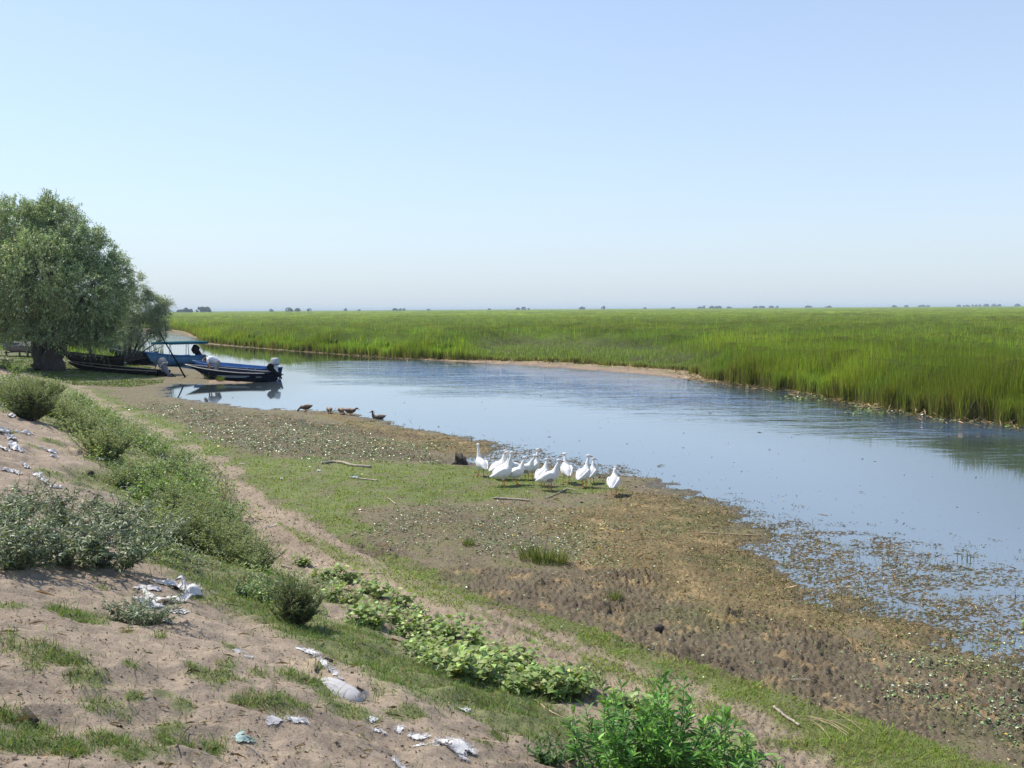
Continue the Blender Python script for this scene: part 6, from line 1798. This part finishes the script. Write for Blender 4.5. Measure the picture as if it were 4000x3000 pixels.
stick([(2108, 2755), (2160, 2790), (2240, 2825)], 0.011, 0.008, 'dry cane lying in the grass uphill of the goldenrod', M_CANE, 'cane', 'dry_cane')
stick([(3022, 2768), (3060, 2800), (3125, 2842)], 0.022, 0.02, 'short thick bleached stick at the edge of the green verge')
stick([(1270, 2575), (1300, 2590)], 0.015, 0.02, 'small dark twig above the stuffed sack', M_DARKW); stick([(1232, 2628), (1240, 2610)], 0.018, 0.014, 'dark stub of wood beside the stuffed sack', M_DARKW)
stick([(1395, 2690), (1425, 2710)], 0.014, 0.012, 'small reddish stick downhill of the stuffed sack', M_DARKW)
stick([(1320, 2225), (1410, 2235), (1500, 2245)], 0.018, 0.012, 'brown branch lying along the uphill edge of the track'); stick([(1100, 2215), (1140, 2225)], 0.03, 0.02, 'short pale stick by the cocklebur bed')
stick([(3090, 2660), (3165, 2668)], 0.012, 0.012, 'thin pale stick on the trampled mud')
stick([(690, 2940), (720, 2880), (750, 2855)], 0.006, 0.004, 'thin dark twig standing in the sand near the bottom', M_DARKW, lift=0.03)
for k in range(9):
    a = (3190 + rng.normal(0, 35), 2815 + rng.normal(0, 14)); b = (a[0] + rng.uniform(60, 190), a[1] + rng.uniform(-5, 75))
    stick([a, ((a[0] + b[0]) / 2, (a[1] + b[1]) / 2 - 12), b], 0.0045, 0.003, 'dry straw coloured stalk in the tangle beside the verge', M_CANE, 'stalk', 'dry_stalk', 0.02 + 0.02 * rng.random(), 'tangle of dry stalks')
# stump
r3 = np.random.default_rng(8)
p = ground_hit(1802, 1814)
nn_, nz = 28, 10
V = []
for iz in range(nz):
    t = iz / (nz - 1)
    for k in range(nn_):
        a = k / nn_ * 2 * np.pi
        r = 0.155 * (1.15 - 0.10 * t + 0.10 * math.cos(3 * a + 1) + 0.05 * math.sin(7 * a)) * (1 + 0.25 * (1 - t) ** 3)
        zt = 0.36 * t * (1 + 0.30 * math.cos(a - 2.4) * t + 0.16 * math.sin(5 * a + 1) * t * t)
        V.append((r * math.cos(a) - 0.04 * t, r * math.sin(a), zt))
V = np.array(V) + r3.normal(0, 0.007, (nn_ * nz, 3)); i, j = np.meshgrid(np.arange(nz - 1), np.arange(nn_), indexing='ij'); a = (i * nn_ + j).ravel(); b = (i * nn_ + (j + 1) % nn_).ravel()
Q = np.stack([a, b, b + nn_, a + nn_], 1); V = np.vstack([V, [0, 0, 0.30]]); ja = np.arange(nn_) + (nz - 1) * nn_; jb = (np.arange(nn_) + 1) % nn_ + (nz - 1) * nn_
o = link('tree_stump', mesh_np('tree_stump', V, [Q, np.stack([ja, jb, np.full(nn_, len(V) - 1)], 1)], M_DARKW), None, (p[0], p[1], p[2] - 0.02)); o.scale = (0.82, 0.82, 0.66); tag(o, 'dark broken stump at the water edge next to the flock', 'stump')
link('root', mesh_np('stump_root', *limb([(-0.10, -0.05, 0.16), (-0.22, -0.06, 0.08), (-0.34, -0.02, 0.0)], [0.07, 0.05, 0.02]), M_DARKW, None, True), o)
# dark pot on the bank and slab
def stone(px, py, s, lab, mat, flat=0.6, name='stone'):
    p = ground_hit(px, py); V, F_ = superbox((0, 0, s * flat * 0.35), (s, s * 0.8, s * flat), 0.85, 18, 12)
    V = V * (1 + 0.12 * vnoise(V[:, 0] * 3 / s, V[:, 1] * 3 / s + V[:, 2] * 5 / s, 1.0, 7))[:, None]
    o = link(name, mesh_np(name, V, F_, mat, None, True), None, tuple(p), rng.uniform(0, 6)); tag(o, lab, 'stone' if name == 'stone' else 'clod'); return o
stone(355, 1858, 0.13, 'dark round rusty lump in the bright grass on the bank', M_DARKW, 0.9)
V, F_ = box((0, 0, 0.0), (0.13, 0.03, 0.010)); p = ground_hit(120, 2815)
o = link('dark_slab', mesh_np('dark_slab', V, F_, M_DARKW), None, (p[0], p[1], p[2] + 0.03)); o.rotation_euler = (R(25), R(20), R(-35)); tag(o, 'flat dark slab sticking out of the sand near the bottom of the picture', 'slab')
stone(2575, 2465, 0.12, 'dark tuft like clod of mud with straw near the algae', M_DARKW, 0.8, 'mud_clod')

# ================================================================== AIR
V, F_ = box((0, 0, 5.7), (19400, 19400, 15.4))
m = bpy.data.materials.new('summer_air'); m.use_nodes = True; n = m.node_tree; n.nodes.clear()
out = n.nodes.new('ShaderNodeOutputMaterial'); pv = n.nodes.new('ShaderNodeVolumePrincipled')
pv.inputs['Color'].default_value = (0.72, 0.87, 1.0, 1); pv.inputs['Density'].default_value = 0.00018; pv.inputs['Anisotropy'].default_value = 0.0
n.links.new(pv.outputs[0], out.inputs['Volume'])
tag(link('haze', mesh_np('haze', V, F_, m)), kind='stuff')
